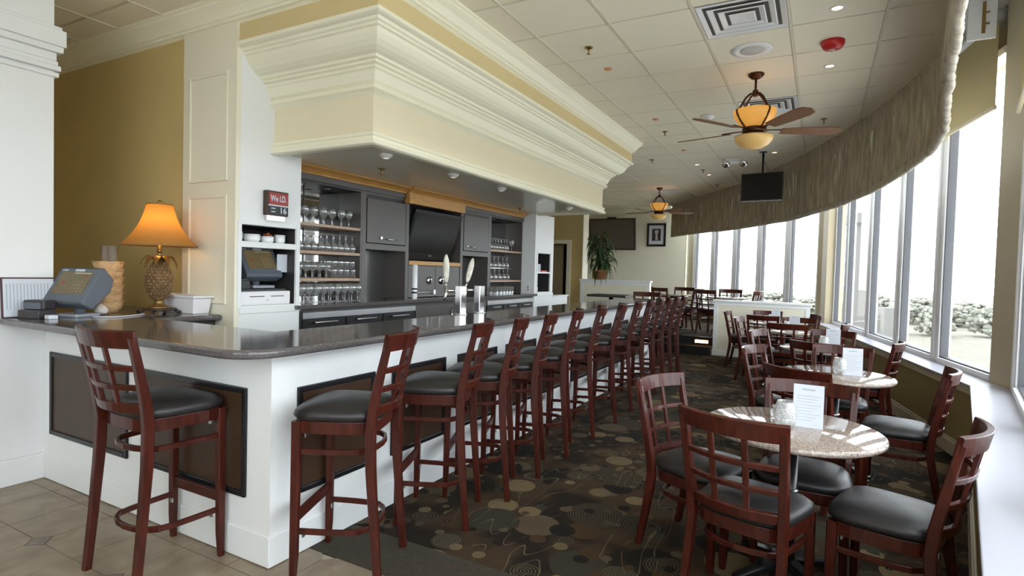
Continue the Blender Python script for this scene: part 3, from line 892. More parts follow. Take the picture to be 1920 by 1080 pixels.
ZC0, ZC1 = 1.132, 2.215
def rack(name, label, y0, y1, shelves):
    u = thing(name, label, 'shelf', (0, 0, 0))
    B(XBK, XBK + 0.012, y0, y1, ZC0, ZC1).build('mirror_back', MIRROR, u)
    B(XBK + 0.012, XC, y0, y0 + 0.02, ZC0, ZC1).build('side_panel', CAB, u)
    B(XBK + 0.012, XC, y1 - 0.02, y1, ZC0, ZC1).build('side_panel', CAB, u)
    B(XBK + 0.012, XC, y0 + 0.02, y1 - 0.02, ZC1 - 0.02, ZC1).build('top_panel', CABD, u)
    B(XBK + 0.0125, XBK + 0.018, (y0 + y1) / 2 - 0.006, (y0 + y1) / 2 + 0.006, ZC0, ZC1 - 0.02).build('mirror_seam', CABD, u)
    for z in shelves:
        B(XBK + 0.02, XC, y0 + 0.021, y1 - 0.021, z - 0.014, z + 0.012).build('shelf_board', SHELFW, u, 0.002)
    for k in range(2):
        c = ((XBK + XC) / 2, y0 + (y1 - y0) * (0.33 + 0.34 * k), ZC1 - 0.026)
        MB().lathe([(0.03, 0.0), (0.03, 0.006)], 12, c).build('puck_light', STEEL, u)
rack('glass_rack', 'open mirrored shelf unit of glassware beside the white pier', 1.457, 2.40, [1.336, 1.582, 1.828])
rack('glass_rack', 'open mirrored shelf unit of glassware at the far end of the back bar', 4.885, 5.83, [1.316, 1.742])

def upper_cab(label, y0, y1, handle_y):
    u = thing('upper_cabinet', label, 'cabinet', (0, 0, 0))
    t = 0.055
    B(XBK, XC, y0, y0 + t, ZC0, ZC1).build('stile', CAB, u)
    B(XBK, XC, y1 - t, y1, ZC0, ZC1).build('stile', CAB, u)
    B(XBK, XC, y0 + t, y1 - t, 1.642, 1.70).build('rail', CAB, u)
    B(XBK, XC, y0 + t, y1 - t, 2.19, ZC1).build('rail', CAB, u)
    B(XBK, XBK + 0.012, y0 + t, y1 - t, ZC0, 1.642).build('steel_back', mat('smoked_steel', (0.16, 0.155, 0.15), 0.25, metal=0.7), u)
    d = B(XC - 0.02, XC + 0.006, y0 + t + 0.012, y1 - t - 0.012, 1.708, 2.155).build('lift_door', CAB, u, 0.003)
    B(XC - 0.04, XC - 0.002, y0 + t, y1 - t, 2.155, 2.19).build('shadow_gap', BLACK, u)
    MB().tube([(XC + 0.03, handle_y - 0.07, 1.755), (XC + 0.03, handle_y + 0.07, 1.755)], 0.007, 8).build('handle', CHROME, d)
    MB().lathe([(0.014, 0), (0.014, 0.012)], 12, mtx=Matrix.Translation((XC + 0.006, handle_y - 0.15, 1.765)) @ Matrix.Rotation(PI / 2, 4, 'Y')).build('lock', CHROME, d)
upper_cab('charcoal upper cabinet with lift door left of the back bar television', 2.402, 3.13, 2.82)
upper_cab('charcoal upper cabinet with lift door right of the back bar television', 4.152, 4.883, 4.45)

tvb = thing('television_bay', 'charcoal cabinet bay with oak ledge and two locked doors under the television', 'cabinet', (0, 0, 0))
B(XBK, XBK + 0.012, 3.132, 4.15, 1.545, ZC1).build('back_panel', BLACK, tvb)
B(XBK, XC + 0.012, 3.133, 4.149, 1.498, 1.545).build('ledge', OAK, tvb, 0.004)
for k in range(2):
    y0 = 3.14 + k * 0.507
    d = B(XC - 0.03, XC - 0.005, y0, y0 + 0.50, ZC0 + 0.004, 1.494).build('door', CAB, tvb, 0.003)
    yk = 3.52 if k == 0 else 3.755
    mt = Matrix.Translation((XC - 0.005, yk, 1.325)) @ Matrix.Rotation(PI / 2, 4, 'Y')
    MB().lathe([(0.045, 0), (0.045, 0.012), (0.036, 0.018), (0.0, 0.018)], 20, mtx=mt).build('round_lock', CHROME, d)
    MB().lathe([(0.018, 0.018), (0.018, 0.024), (0.0, 0.024)], 14, mtx=mt).build('keyhole', BLACK, d)
MB().tube([(XC + 0.02, 3.25, 1.19), (XC + 0.02, 3.62, 1.19)], 0.008, 8).build('bolt_bar', STEEL, tvb)
B(XC - 0.005, XC + 0.028, 3.57, 3.61, 1.165, 1.215).build('bolt_block', STEEL, tvb)

top_b = thing('back_bar_fascia', 'charcoal board under the oak cornice of the back bar', 'trim', (0, 0, 0))
B(XBK, XC + 0.02, 1.457, 3.05, ZC1 + 0.001, 2.334).build('board', CAB, top_b)
B(XBK, XC + 0.02, 4.13, 5.83, ZC1 + 0.001, 2.334).build('board', CAB, top_b)
B(XBK, XC - 0.05, 3.05, 4.13, ZC1 + 0.001, 2.334).build('board', BLACK, top_b)
cor = thing('oak_cornice', 'golden oak cornice along the top of the back bar', 'trim', (0, 0, 0))
def cornice(y0, y1, x, zlow, name):
    prof = [(x, zlow), (x + 0.022, zlow), (x + 0.022, zlow + 0.012), (x + 0.030, zlow + 0.020), (x + 0.045, zlow + 0.035), (x + 0.075, zlow + 0.050), (x + 0.085, zlow + 0.052), (x + 0.085, zlow + 0.068), (x, zlow + 0.068)]
    mb = MB(); n = len(prof)
    vs = [(a, y0, b) for a, b in prof] + [(a, y1, b) for a, b in prof]
    mb.add(vs, [tuple(range(n)), tuple(range(2 * n - 1, n - 1, -1))] + [(i, (i + 1) % n, n + (i + 1) % n, n + i) for i in range(n)])
    mb.build(name, OAK, cor)
cornice(1.457, 3.03, XC + 0.021, 2.266, 'cornice_run'); cornice(4.15, 5.80, XC + 0.021, 2.266, 'cornice_run')
cornice(3.03, 4.15, XC + 0.052, 2.266, 'cornice_run')
B(XC + 0.0, XC + 0.072, 3.045, 4.135, 2.165, 2.27).build('centre_panel', OAK, cor, 0.003)

tv = thing('television', 'black flat television tilted forward in the back bar', 'television', (-1.775, 3.64, 1.855))
mt = Matrix.Rotation(math.radians(17), 4, 'Y')
B(-0.03, 0.03, -0.46, 0.47, -0.30, 0.285, mt).build('housing', BLACK, tv, 0.006)
B(0.030, 0.034, -0.435, 0.435, -0.21, 0.25, mt).build('screen', mat('tv_screen', (0.020, 0.018, 0.016), 0.22, spec=0.6), tv)
B(0.030, 0.036, -0.03, 0.03, -0.25, -0.235, mt).build('badge', STEEL, tv)
B(-0.16, 0.0, -0.08, 0.08, -0.06, 0.06).build('wall_arm', BLACK, tv)

# glassware -------------------------------------------------------
def g_wine(hh=0.165, r=0.036):
    return [(0.030, 0.0), (0.030, 0.003), (0.006, 0.009), (0.004, 0.02), (0.004, hh * 0.42), (0.012, hh * 0.47), (r * 0.85, hh * 0.60), (r, hh * 0.75), (r * 0.86, hh), (r * 0.82, hh), (r * 0.95, hh * 0.75), (r * 0.8, hh * 0.61), (0.0, hh * 0.50)]
def g_tumbler(hh=0.105, r=0.034):
    return [(r * 0.85, 0.0), (r, hh), (r - 0.003, hh), (r * 0.82, 0.008), (0.0, 0.008)]
def g_flip(p, hh): return [(a, hh - b) for a, b in p]
GL = {}
def glass_proto(name, prof):
    return MB().lathe(prof, 14, caps=False).mesh(name, GLASS)
me_wine = glass_proto('wine_glass', g_wine()); me_wine_up = glass_proto('wine_glass', g_flip(g_wine(), 0.165))
me_goblet = glass_proto('goblet', g_wine(0.14, 0.041)); me_tum = glass_proto('tumbler', g_tumbler()); me_tum_s = glass_proto('tumbler', g_flip(g_tumbler(0.078, 0.033), 0.078))
def place_glass(name, me, x, y, z, label, group, cat='glass'):
    o = bpy.data.objects.new(name, me); COL.objects.link(o); o.location = (x, y, z)
    tag(o, label, cat, group); return o
ORD = ['first', 'second', 'third', 'fourth', 'fifth', 'sixth', 'seventh', 'eighth', 'ninth', 'tenth', 'eleventh', 'twelfth', 'thirteenth']
def row(name, me, ys, xs, z, label, group):
    # ys run away from the photographer, xs from the front row to the back row
    for i, x in enumerate(xs):
        for k, y in enumerate(ys):
            lb = label
            if len(ys) > 1:
                lb = ORD[k] + ' from left, ' + ('front row, ' if i == 0 and len(xs) > 1 else 'back row, ' if len(xs) > 1 else '') + label
            place_glass(name, me, x + random.uniform(-.004, .004), y + random.uniform(-.006, .006), z, lb, group)
fr_ = lambda a, b, n: [a + (b - a) * k / (n - 1) for k in range(n)]
row('wine_glass', me_wine, fr_(1.53, 2.30, 8), (-1.79, -1.90), 1.841, 'stemmed glass, top shelf of the near rack', 'stemmed glasses on the top shelf, near rack')
row('wine_glass', me_wine_up, fr_(1.52, 2.32, 11), (-1.77, -1.86), 1.595, 'upturned stemmed glass, second shelf of the near rack', 'upturned glasses on the second shelf, near rack')
row('goblet', me_goblet, fr_(1.52, 2.0, 7), (-1.77, -1.87), 1.349, 'short goblet, third shelf of the near rack', 'goblets on the third shelf, near rack')
for k, zz in enumerate((1.349, 1.428)):
    row('tumbler', me_tum_s, fr_(2.09, 2.33, 4), (-1.77, -1.85), zz, ('lower' if k == 0 else 'upper') + ' stacked tumbler, third shelf of the near rack', 'stacked tumblers on the third shelf' + (' below' if k == 0 else ' above'))
row('wine_glass', me_wine, fr_(1.55, 2.32, 10), (-1.68, -1.80), 1.1325, 'stemmed glass on the ledge below the near rack', 'stemmed glasses on the back counter')
row('wine_glass', me_wine_up, fr_(4.98, 5.45, 7), (-1.78, -1.88), 1.755, 'upturned stemmed glass, top shelf of the far rack', 'upturned glasses on the top shelf, far rack')
row('wine_glass', me_wine, [5.60], (-1.78,), 1.755, 'lone stemmed glass standing right of the row on the top shelf of the far rack', None)
row('wine_glass', me_wine_up, fr_(4.98, 5.48, 5), (-1.77,), 1.329, 'upturned stemmed glass, lower shelf of the far rack', 'upturned glasses on the lower shelf, far rack')
tray = B(-1.83, -1.74, 4.93, 5.53, 1.4945, 1.4985).build('glass_tray', GLASS); tag(tray, 'thin clear tray between two layers of glasses in the far rack', 'tray')
row('wine_glass', me_wine_up, fr_(4.98, 5.48, 5), (-1.785,), 1.499, 'upturned stemmed glass on the clear tray, far rack', 'upturned glasses on the clear tray, far rack')
row('tumbler', me_tum, fr_(4.98, 5.42, 6), (-1.66, -1.76), 1.1325, 'tall tumbler on the ledge below the far rack', 'tumblers below the far rack')

# taps ------------------------------------------------------------
def tap(y, label, handle, lean):
    t = thing('beer_tap', label, 'beer tap', (-0.40, y, 1.08))
    B(-0.032, 0.032, -0.042, 0.042, 0.0, 0.245).build('tower', CHROME, t, 0.006)
    MB().lathe([(0.058, 0.0), (0.058, 0.006), (0.05, 0.009)], 20).build('flange', CHROME, t)
    MB().tube([(-0.045, -0.03, 0.20), (-0.10, -0.075, 0.20)], 0.014, 10).build('shank', CHROME, t)
    MB().tube([(-0.10, -0.075, 0.225), (-0.102, -0.078, 0.15), (-0.115, -0.09, 0.12)], [0.014, 0.012, 0.009], 10).build('spout', CHROME, t)
    lv = MB().tube([(-0.10, -0.075, 0.22), (-0.10 - lean[0] * 0.05, -0.075 + lean[1] * 0.05, 0.275)], 0.007, 8).build('lever', CHROME, t)
    p0 = Vector((-0.10 - lean[0] * 0.05, -0.075 + lean[1] * 0.05, 0.27)); dv = Vector((-lean[0], lean[1], 1)).normalized()
    L_ = 0.235
    pts = [p0 + dv * (L_ * k / 8) for k in range(9)]
    MB().tube(pts, [0.012, 0.020, 0.024, 0.026, 0.026, 0.027, 0.025, 0.018, 0.008], 12).build('handle', handle, lv)
HND = mat('painted_tap_handle', (0.70, 0.68, 0.58), 0.4, var=0.25, vscale=35)
tap(2.20, 'chrome tap tower with upright cream handle on the bar', HND, (0.02, 0.0))
tap(2.50, 'chrome tap tower with slanting cream handle on the bar', HND, (0.0, 0.42))
cyl = thing('banded_reflection', 'tall slim white cylinder with black bands, standing in for a reflection on the cabinet edge', 'reflection', (-1.58, 3.07, 1.131))  # solid stand-in for a banded window reflection on the glossy cabinet edge
MB().lathe([(0.028, 0), (0.030, 0.01), (0.030, 0.36), (0.022, 0.37), (0, 0.372)], 16).build('body', PORC, cyl)
for z in (0.06, 0.10): MB().lathe([(0.031, z), (0.0325, z + 0.003), (0.0325, z + 0.015), (0.031, z + 0.018)], 16, caps=False).build('band', BLACK, cyl)

# wall sign -------------------------------------------------------
sg = thing('age_sign', 'dark age check sign with red panel on the white pier', 'sign', (-1.499, 1.195, 1.935))
B(0, 0.045, -0.10, 0.10, -0.095, 0.095).build('case', mat('dark_wood_case', (0.045, 0.022, 0.013), 0.4), sg, 0.004)
B(0.045, 0.048, -0.082, 0.092, -0.012, 0.082).build('red_panel', mat('sign_red', (0.33, 0.045, 0.035), 0.45), sg)
B(0.045, 0.0475, -0.086, 0.096, -0.022, -0.012).build('strip', PAPER, sg)
TX = Matrix.Rotation(PI / 2, 4, 'Z') @ Matrix.Rotation(PI / 2, 4, 'X')     # text upright facing +X
text_mesh('We I.D.', 0.058, PAPER, 'lettering', sg, Matrix.Translation((0.0495, 0.004, 0.035)) @ TX @ Matrix.Diagonal((0.78, 1.15, 1, 1)), 0.001, 0.0012)
B(0.045, 0.047, -0.086, 0.096, -0.086, -0.024).build('number_panel', BLACK, sg)
text_mesh('16', 0.068, PAPER, 'number', sg, Matrix.Translation((0.0485, 0.046, -0.055)) @ TX @ Matrix.Diagonal((1.0, 0.95, 1, 1)), 0.001, 0.001)
for z in (-0.040, -0.066): B(0.047, 0.049, -0.062, -0.024, z - 0.004, z + 0.004).build('dash', PAPER, sg)
B(0, 0.035, -0.09, 0.075, -0.135, -0.096).build('base_bracket', STEEL, sg)

# terminals -------------------------------------------------------
def terminal(loc, rz, label, s=1.0):
    # faces local -Y
    t = thing('order_terminal', label, 'terminal', loc, rz)
    mt = Matrix.Translation((0, 0.02, 0.19)) @ Matrix.Rotation(math.radians(-24), 4, 'X')
    mb = MB(); w = 0.165
    prof = [(-0.05, -0.135), (-0.062, -0.12), (-0.030, 0.125), (-0.010, 0.145), (0.09, 0.10), (0.10, 0.02), (0.03, -0.14)]
    n = len(prof); vs = [mt @ Vector((-w, a, b)) for a, b in prof] + [mt @ Vector((w, a, b)) for a, b in prof]
    mb.add(vs, [tuple(range(n)), tuple(range(2 * n - 1, n - 1, -1))] + [(i, (i + 1) % n, n + (i + 1) % n, n + i) for i in range(n)])
    h = mb.build('housing', POSG, t, 0.012, 3)
    # screen lies on the front face
    a, b = Vector((0, -0.062, -0.12)), Vector((0, -0.030, 0.125)); ax = (b - a).normalized(); nn = Vector((0, -ax.z, ax.y))
    sm = Matrix(((1, 0, 0, 0), (0, ax.y, nn.y, 0), (0, ax.z, nn.z, 0), (0, 0, 0, 1)))
    fm = mt @ Matrix.Translation((a + b) / 2) @ sm
    sc = B(-0.125, 0.125, -0.068, 0.098, 0.0, 0.003, fm).build('screen', mat('terminal_screen', (0.055, 0.042, 0.022), 0.2, var=0.25, vscale=6, emit=(0.34, 0.26, 0.12), estr=0.22), t)
    rr = random.Random(3)
    pal = [mat('key_red', (0.40, 0.05, 0.03), 0.5), mat('key_green', (0.05, 0.16, 0.05), 0.5), mat('key_cream', (0.45, 0.40, 0.28), 0.5)]
    B(-0.02, 0.118, 0.083, 0.092, 0.003, 0.0042, fm).build('screen_key', pal[2], sc)
    for (x, y, w2, h2, c) in [(-0.075, 0.015, 0.02, 0.014, 0), (0.02, 0.062, 0.016, 0.009, 1), (0.085, 0.062, 0.018, 0.009, 0), (-0.10, -0.045, 0.012, 0.008, 0)] + [(0.02 + 0.026 * i, 0.022 - 0.024 * j, 0.007, 0.005, 2) for i in range(3) for j in range(4)] + [(-0.10 + 0.03 * i, -0.03 - 0.02 * (i % 2), 0.006, 0.004, 2) for i in range(3)]:
        B(x - w2 / 2, x + w2 / 2, y - h2 / 2, y + h2 / 2, 0.003, 0.0042, fm).build('screen_key', pal[c], sc)
    B(-0.14, -0.09, 0.106, 0.114, 0.0, 0.002, fm).build('badge', PAPER, t)
    B(-0.03, 0.045, 0.103, 0.119, 0.0, 0.003, fm).build('sticker', PAPER, t)
    MB().tube([(0, 0.04, 0.0), (0, 0.04, 0.12)], 0.03, 12).build('stem', POSG, t)
    B(-0.10, 0.10, -0.07, 0.10, 0.0, 0.022).build('foot', POSL, t, 0.006)
    return t
terminal((-2.06, 0.095, 1.08), math.radians(16), 'grey touch screen order terminal on the bar beside the lamp')
terminal((-1.655, 1.185, 1.272), math.radians(90), 'grey touch screen order terminal inside the white niche')
cd_ = thing('cash_drawer', 'white cash drawer under the terminal in the niche', 'cash drawer', (-1.68, 1.16, 1.146))
B(-0.17, 0.16, -0.235, 0.215, 0.0, 0.105).build('case', PLASTW, cd_, 0.004)
f_ = B(0.16, 0.168, -0.232, 0.212, 0.008, 0.10).build('front', PLASTW, cd_, 0.003)
B(0.168, 0.170, -0.16, -0.03, 0.063, 0.069).build('slot', BLACK, f_); B(0.168, 0.170, 0.03, 0.15, 0.063, 0.069).build('slot', BLACK, f_)
MB().lathe([(0.009, 0), (0.009, 0.004)], 10, mtx=Matrix.Translation((0.168, 0.0, 0.035)) @ Matrix.Rotation(PI / 2, 4, 'Y')).build('lock', STEEL, f_)
o = B(-0.15, 0.13, -0.22, 0.20, 0.1052, 0.122).build('drawer_mat', BLACK, cd_)
o = B(-1.60, -1.592, 1.31, 1.405, 1.40, 1.545).build('notice', PAPER); tag(o, 'white paper notice at the right side of the niche', 'notice')
rc = thing('card_reader', 'small dark card reader beside the terminal in the niche', 'card reader', (-1.58, 0.975, 1.268))
B(-0.04, 0.04, -0.05, 0.05, 0, 0.07).build('body', BLACK, rc, 0.006); B(-0.03, 0.02, -0.045, 0.045, 0.07, 0.074).build('lid', POSG, rc)
def cup(y, r, h, label, x=-1.60, filled=False):
    c = thing('ramekin', label, 'bowl', (x, y, 1.6305), 0, None)
    MB().lathe([(r * 0.8, 0), (r, h * 0.3), (r * 1.02, h), (r * 0.96, h), (r * 0.9, h * 0.35), (0, h * 0.2)], 20).build('body', PORC, c)
    if filled:
        mb = MB()
        for k in range(14):
            a = random.uniform(0, 6.28); q = random.uniform(0, r * 0.7)
            M_ = Matrix.Translation((q * math.cos(a), q * math.sin(a), h * 0.9 + random.uniform(0, 0.02))) @ Matrix.Rotation(random.uniform(0, 3), 4, 'X') @ Matrix.Rotation(random.uniform(0, 3), 4, 'Z')
            mb.box(-0.016, 0.016, -0.010, 0.010, -0.003, 0.003, M_)
        o = mb.build('sugar_packets', mat('packets', (0.40, 0.12, 0.05), 0.6, var=0.5, vscale=30), c); o['kind'] = 'stuff'
cup(0.955, 0.036, 0.072, 'white cup at the left end of the niche shelf')
cup(1.075, 0.062, 0.060, 'wide white bowl second from left on the niche shelf')
cup(1.215, 0.050, 0.052, 'white bowl heaped with brown packets on the niche shelf', filled=True)
cup(1.335, 0.042, 0.070, 'white cup at the right end of the niche shelf')
def napk(z0, label, n):
    t = thing('napkin_stack', label, 'napkins', (-1.58, 6.04, z0))
    for k in range(n): B(-0.05, 0.05, -0.07, 0.07, 0.02 * k, 0.02 * k + 0.018).build('bundle', PAPER, t, 0.002)
napk(1.4625, 'stack of white napkins on the upper shelf of the far white pier', 6)
o = B(-1.66, -1.53, 6.14, 6.34, 1.4625, 1.485).build('red_tray', RED, None, 0.004); tag(o, 'small red tray on the upper shelf of the far white pier', 'tray')
o = MB().lathe([(0.04, 0), (0.05, 0.07), (0.045, 0.07), (0.035, 0.006), (0, 0.006)], 16, (-1.58, 6.02, 1.1505)).build('white_mug', PORC); tag(o, 'white mug at the bottom of the far pier niche', 'mug')

# power outlet on the far return wall
ou = thing('outlet', 'white power outlet at the end of the back counter', 'outlet', (-1.60, 5.834, 1.21))
B(-0.035, 0.035, -0.006, 0, -0.055, 0.055).build('plate', PLASTW, ou, 0.002)
for z in (-0.02, 0.02): B(-0.014, 0.014, -0.008, -0.006, z - 0.012, z + 0.012).build('socket', POSL, ou)

# ================================================================== THINGS ON THE COUNTER
def pineapple_lamp(loc):
    t = thing('table_lamp', 'lit table lamp with pineapple base and amber bell shade', 'lamp', loc)
    b_ = B(-0.085, 0.085, -0.085, 0.085, 0.022, 0.04).build('plinth', mat('dark_plinth', (0.05, 0.03, 0.02), 0.3), t, 0.006)
    for sx in (-1, 1):
        for sy in (-1, 1):
            MB().tube([(sx * 0.07, sy * 0.07, 0.03), (sx * 0.088, sy * 0.088, 0.014), (sx * 0.10, sy * 0.10, 0.011)], [0.012, 0.010, 0.010], 8).build('scroll_foot', IRON, b_)
    MB().lathe([(0.075, 0.04), (0.072, 0.05), (0.045, 0.06), (0.034, 0.075), (0.030, 0.09), (0.040, 0.105), (0.055, 0.115)], 24).build('pedestal', BRASS, t)
    # body covered by raised scales
    H0, H1 = 0.112, 0.375
    def rad(u): return 0.090 * (math.sin(PI * (0.16 + 0.74 * u)) ** 0.75)
    MB().lathe([(rad(k / 14) - 0.006, H0 + (H1 - H0) * k / 14) for k in range(15)], 24).build('body', PINE, t)
    sc = MB()
    for i in range(12):
        u = (i + 0.5) / 12; z = H0 + (H1 - H0) * u; r = rad(u); n = 16
        for k in range(n):
            a = 2 * PI * (k + 0.5 * (i % 2)) / n
            hw = r * PI / n * 0.95; hh = (H1 - H0) / 12 * 0.95
            c = Vector((math.cos(a), math.sin(a), 0)); tn = Vector((-math.sin(a), math.cos(a), 0)); zz = Vector((0, 0, 1))
            p = c * (r - 0.006) + zz * z
            sc.add([p - tn * hw, p - zz * hh, p + tn * hw, p + zz * hh, p + c * 0.0095 + zz * 0.002], [(0, 1, 4), (1, 2, 4), (2, 3, 4), (3, 0, 4)])
    o = sc.build('scales', PINE, t); o['kind'] = 'stuff'
    for k in range(9):
        a = 2 * PI * k / 9; c = Vector((math.cos(a), math.sin(a), 0)); tn = Vector((-math.sin(a), math.cos(a), 0)); zz = Vector((0, 0, 1))
        rows = []
        for j in range(6):
            u = j / 5; w = 0.026 * math.sin(PI * (0.15 + 0.85 * u)) + 0.002
            p = c * (0.02 + 0.10 * u) + zz * (0.372 + 0.07 * math.sin(u * 2.4) - 0.07 * u * u * (1 + 0.3 * (k % 2)))
            rows.append([p - tn * w, p + c * 0.002 + zz * 0.006, p + tn * w])
        MB().strip(rows, True).build('leaf', BRASS, t)
    MB().tube([(0, 0, 0.37), (0, 0, 0.50)], 0.010, 8).build('stem', BRASS, t)
    MB().lathe([(0.014, 0.44), (0.020, 0.46), (0.014, 0.48)], 12).build('socket', BRASS, t)
    MB().lathe([(0.0, 0.50), (0.02, 0.505), (0.032, 0.54), (0.026, 0.575), (0, 0.59)], 12).build('bulb', mat('bulb_glow', (1, .9, .7), .5, emit=(1.0, 0.62, 0.25), estr=5.0), t)
    prof = []
    for k in range(13):
        u = k / 12; z = 0.795 - 0.30 * u; r = 0.084 + 0.160 * (0.42 * u + 0.58 * u ** 2.6)
        prof.append((r, z))
    s_ = MB().lathe(prof, 40, caps=False).build('shade', SHADEM, t)
    for (r, z) in (prof[0], prof[-1]):
        MB().lathe([(r - 0.002, z - 0.004), (r + 0.003, z - 0.004), (r + 0.003, z + 0.005), (r - 0.002, z + 0.005)], 40, caps=False).build('binding', mat('binding', (0.28, 0.15, 0.05), 0.7), s_)
    MB().tube([(0, 0, 0.60), (0, 0, 0.80)], 0.004, 6).build('harp', BRASS, t)
    MB().lathe([(0.006, 0.795), (0.018, 0.80), (0.020, 0.812), (0.010, 0.825), (0, 0.828)], 14).build('finial', BRASS, t)
    for k in range(3):
        a = 2 * PI * k / 3; MB().tube([(0, 0, 0.792), (0.088 * math.cos(a), 0.088 * math.sin(a), 0.792)], 0.003, 6).build('spider', BRASS, t)
    ld = bpy.data.lights.new('bulb_light', 'POINT'); ld.energy = 1.3; ld.color = (1.0, 0.66, 0.33); ld.shadow_soft_size = 0.04
    lo = bpy.data.objects.new('bulb_light', ld); COL.objects.link(lo); lo.parent = t; lo.location = (0, 0, 0.66)
pineapple_lamp((-1.975, 0.595, 1.08))

tub = thing('bus_tub', 'white plastic tub against the wall behind the lamp', 'tub', (-1.97, 0.775, 1.08))
def tub_prof(w, d, z): return [(-w, -d, z), (w, -d, z), (w, d, z), (-w, d, z)]
mb = MB(); rings = [tub_prof(0.215, 0.062, 0.0), tub_prof(0.235, 0.072, 0.115), tub_prof(0.255, 0.082, 0.118), tub_prof(0.255, 0.082, 0.135), tub_prof(0.232, 0.070, 0.135), tub_prof(0.21, 0.058, 0.01)]
mb.add([p for r in rings for p in r], [(i * 4 + k, i * 4 + (k + 1) % 4, (i + 1) * 4 + (k + 1) % 4, (i + 1) * 4 + k) for i in range(5) for k in range(4)] + [(3, 2, 1, 0), (20, 21, 22, 23)])
mb.build('body', PLASTW, tub, 0.008, 3)
for k, z in enumerate([0.0, 0.056, 0.112, 0.168, 0.224, 0.280]):
    bk = thing('bread_basket', ['lowest', 'second lowest', 'third lowest', 'third highest', 'second highest', 'topmost'][k] + ' woven basket of the stack behind the order terminal', 'basket', (-2.27, 0.40, 1.08 + z), 0.3 * k, 'woven baskets stacked behind the terminal')
    MB().lathe([(0.065, 0.0), (0.085, 0.035), (0.096, 0.085), (0.091, 0.085), (0.080, 0.036), (0.06, 0.006), (0, 0.006)], 24).build('bowl', WICKER, bk)
    ring = [(0.094 * math.cos(a), 0.094 * math.sin(a), 0.085 + 0.003 * math.sin(8 * a)) for a in [2 * PI * i / 24 for i in range(25)]]
    MB().tube(ring, 0.006, 6).build('rim', WICKER, bk)
me_cup = MB().lathe([(0.026, 0.0), (0.034, 0.195), (0.037, 0.195), (0.032, 0.193), (0.024, 0.004), (0, 0.004)], 18, caps=False).mesh('plastic_cup', thin_glass('clear_plastic', 0.18, 0.15))
for k, dx in enumerate((-0.034, 0.036)):
    o = place_glass('plastic_cup', me_cup, -2.27 + dx, 0.40 + 0.01 * k, 1.08 + 0.288, ('left' if k == 0 else 'right') + ' tall clear plastic cup standing in the topmost woven basket', 'clear cups in the basket', 'cup')
cl = MB()
o = MB().lathe([(0.0, 0.0), (0.035, 0.006), (0.045, 0.03), (0.03, 0.055), (0.012, 0.07), (0, 0.072)], 14, (-2.125, 0.285, 1.0805)).build('crumpled_napkin', mat('crumpled_paper', (0.72, 0.66, 0.62), 0.8, bump=1.0, bscale=30)); tag(o, 'crumpled pale napkin beside the terminal at the foot of the baskets', 'napkin')
mb = thing('menu_board', 'framed white menu sheet leaning against the white pier', 'menu', (-2.185, -0.10, 1.081))
mt = Matrix.Rotation(math.radians(-5), 4, 'Y')
B(-0.008, 0.0, -0.14, 0.145, 0.0, 0.255, mt).build('backing', mat('menu_dark', (0.06, 0.02, 0.03), 0.5), mb)
B(0.0, 0.002, -0.13, 0.137, 0.006, 0.245, mt).build('sheet', PAPER, mb)
for k in range(13): B(0.002, 0.003, -0.115 + 0.018 * k, -0.109 + 0.018 * k, 0.05, 0.215, mt).build('print_line', PAPERG, mb)
pr = thing('receipt_printer', 'small dark receipt printer beside the order terminal', 'printer', (-2.085, -0.105, 1.08), math.radians(25))
B(-0.07, 0.07, -0.055, 0.075, 0.0, 0.055).build('body', mat('printer_dark', (0.045, 0.04, 0.045), 0.4), pr, 0.006)
B(-0.07, 0.07, -0.02, 0.075, 0.055, 0.115).build('lid', mat('printer_dark', (0.045, 0.04, 0.045), 0.4), pr, 0.01)
B(-0.055, 0.055, -0.03, -0.021, 0.06, 0.10).build('slot', POSG, pr)
o = B(-1.985, -1.93, -0.10, -0.05, 1.0805, 1.105).build('receipt_pad', PAPER, None, 0.003); tag(o, 'small white pad between the printer and the terminal foot', 'pad')
pts = catmull([(-1.94, 0.14), (-1.87, 0.15), (-1.82, 0.21), (-1.84, 0.31), (-1.88, 0.40), (-1.93, 0.47)], 0.02)
o = MB().tube([(p.x, p.y, 1.0855) for p in pts], 0.005, 6).build('power_cable', mat('grey_cable', (0.55, 0.55, 0.57), 0.5)); tag(o, 'pale grey cable curling over the bar between terminal and lamp', 'cable')

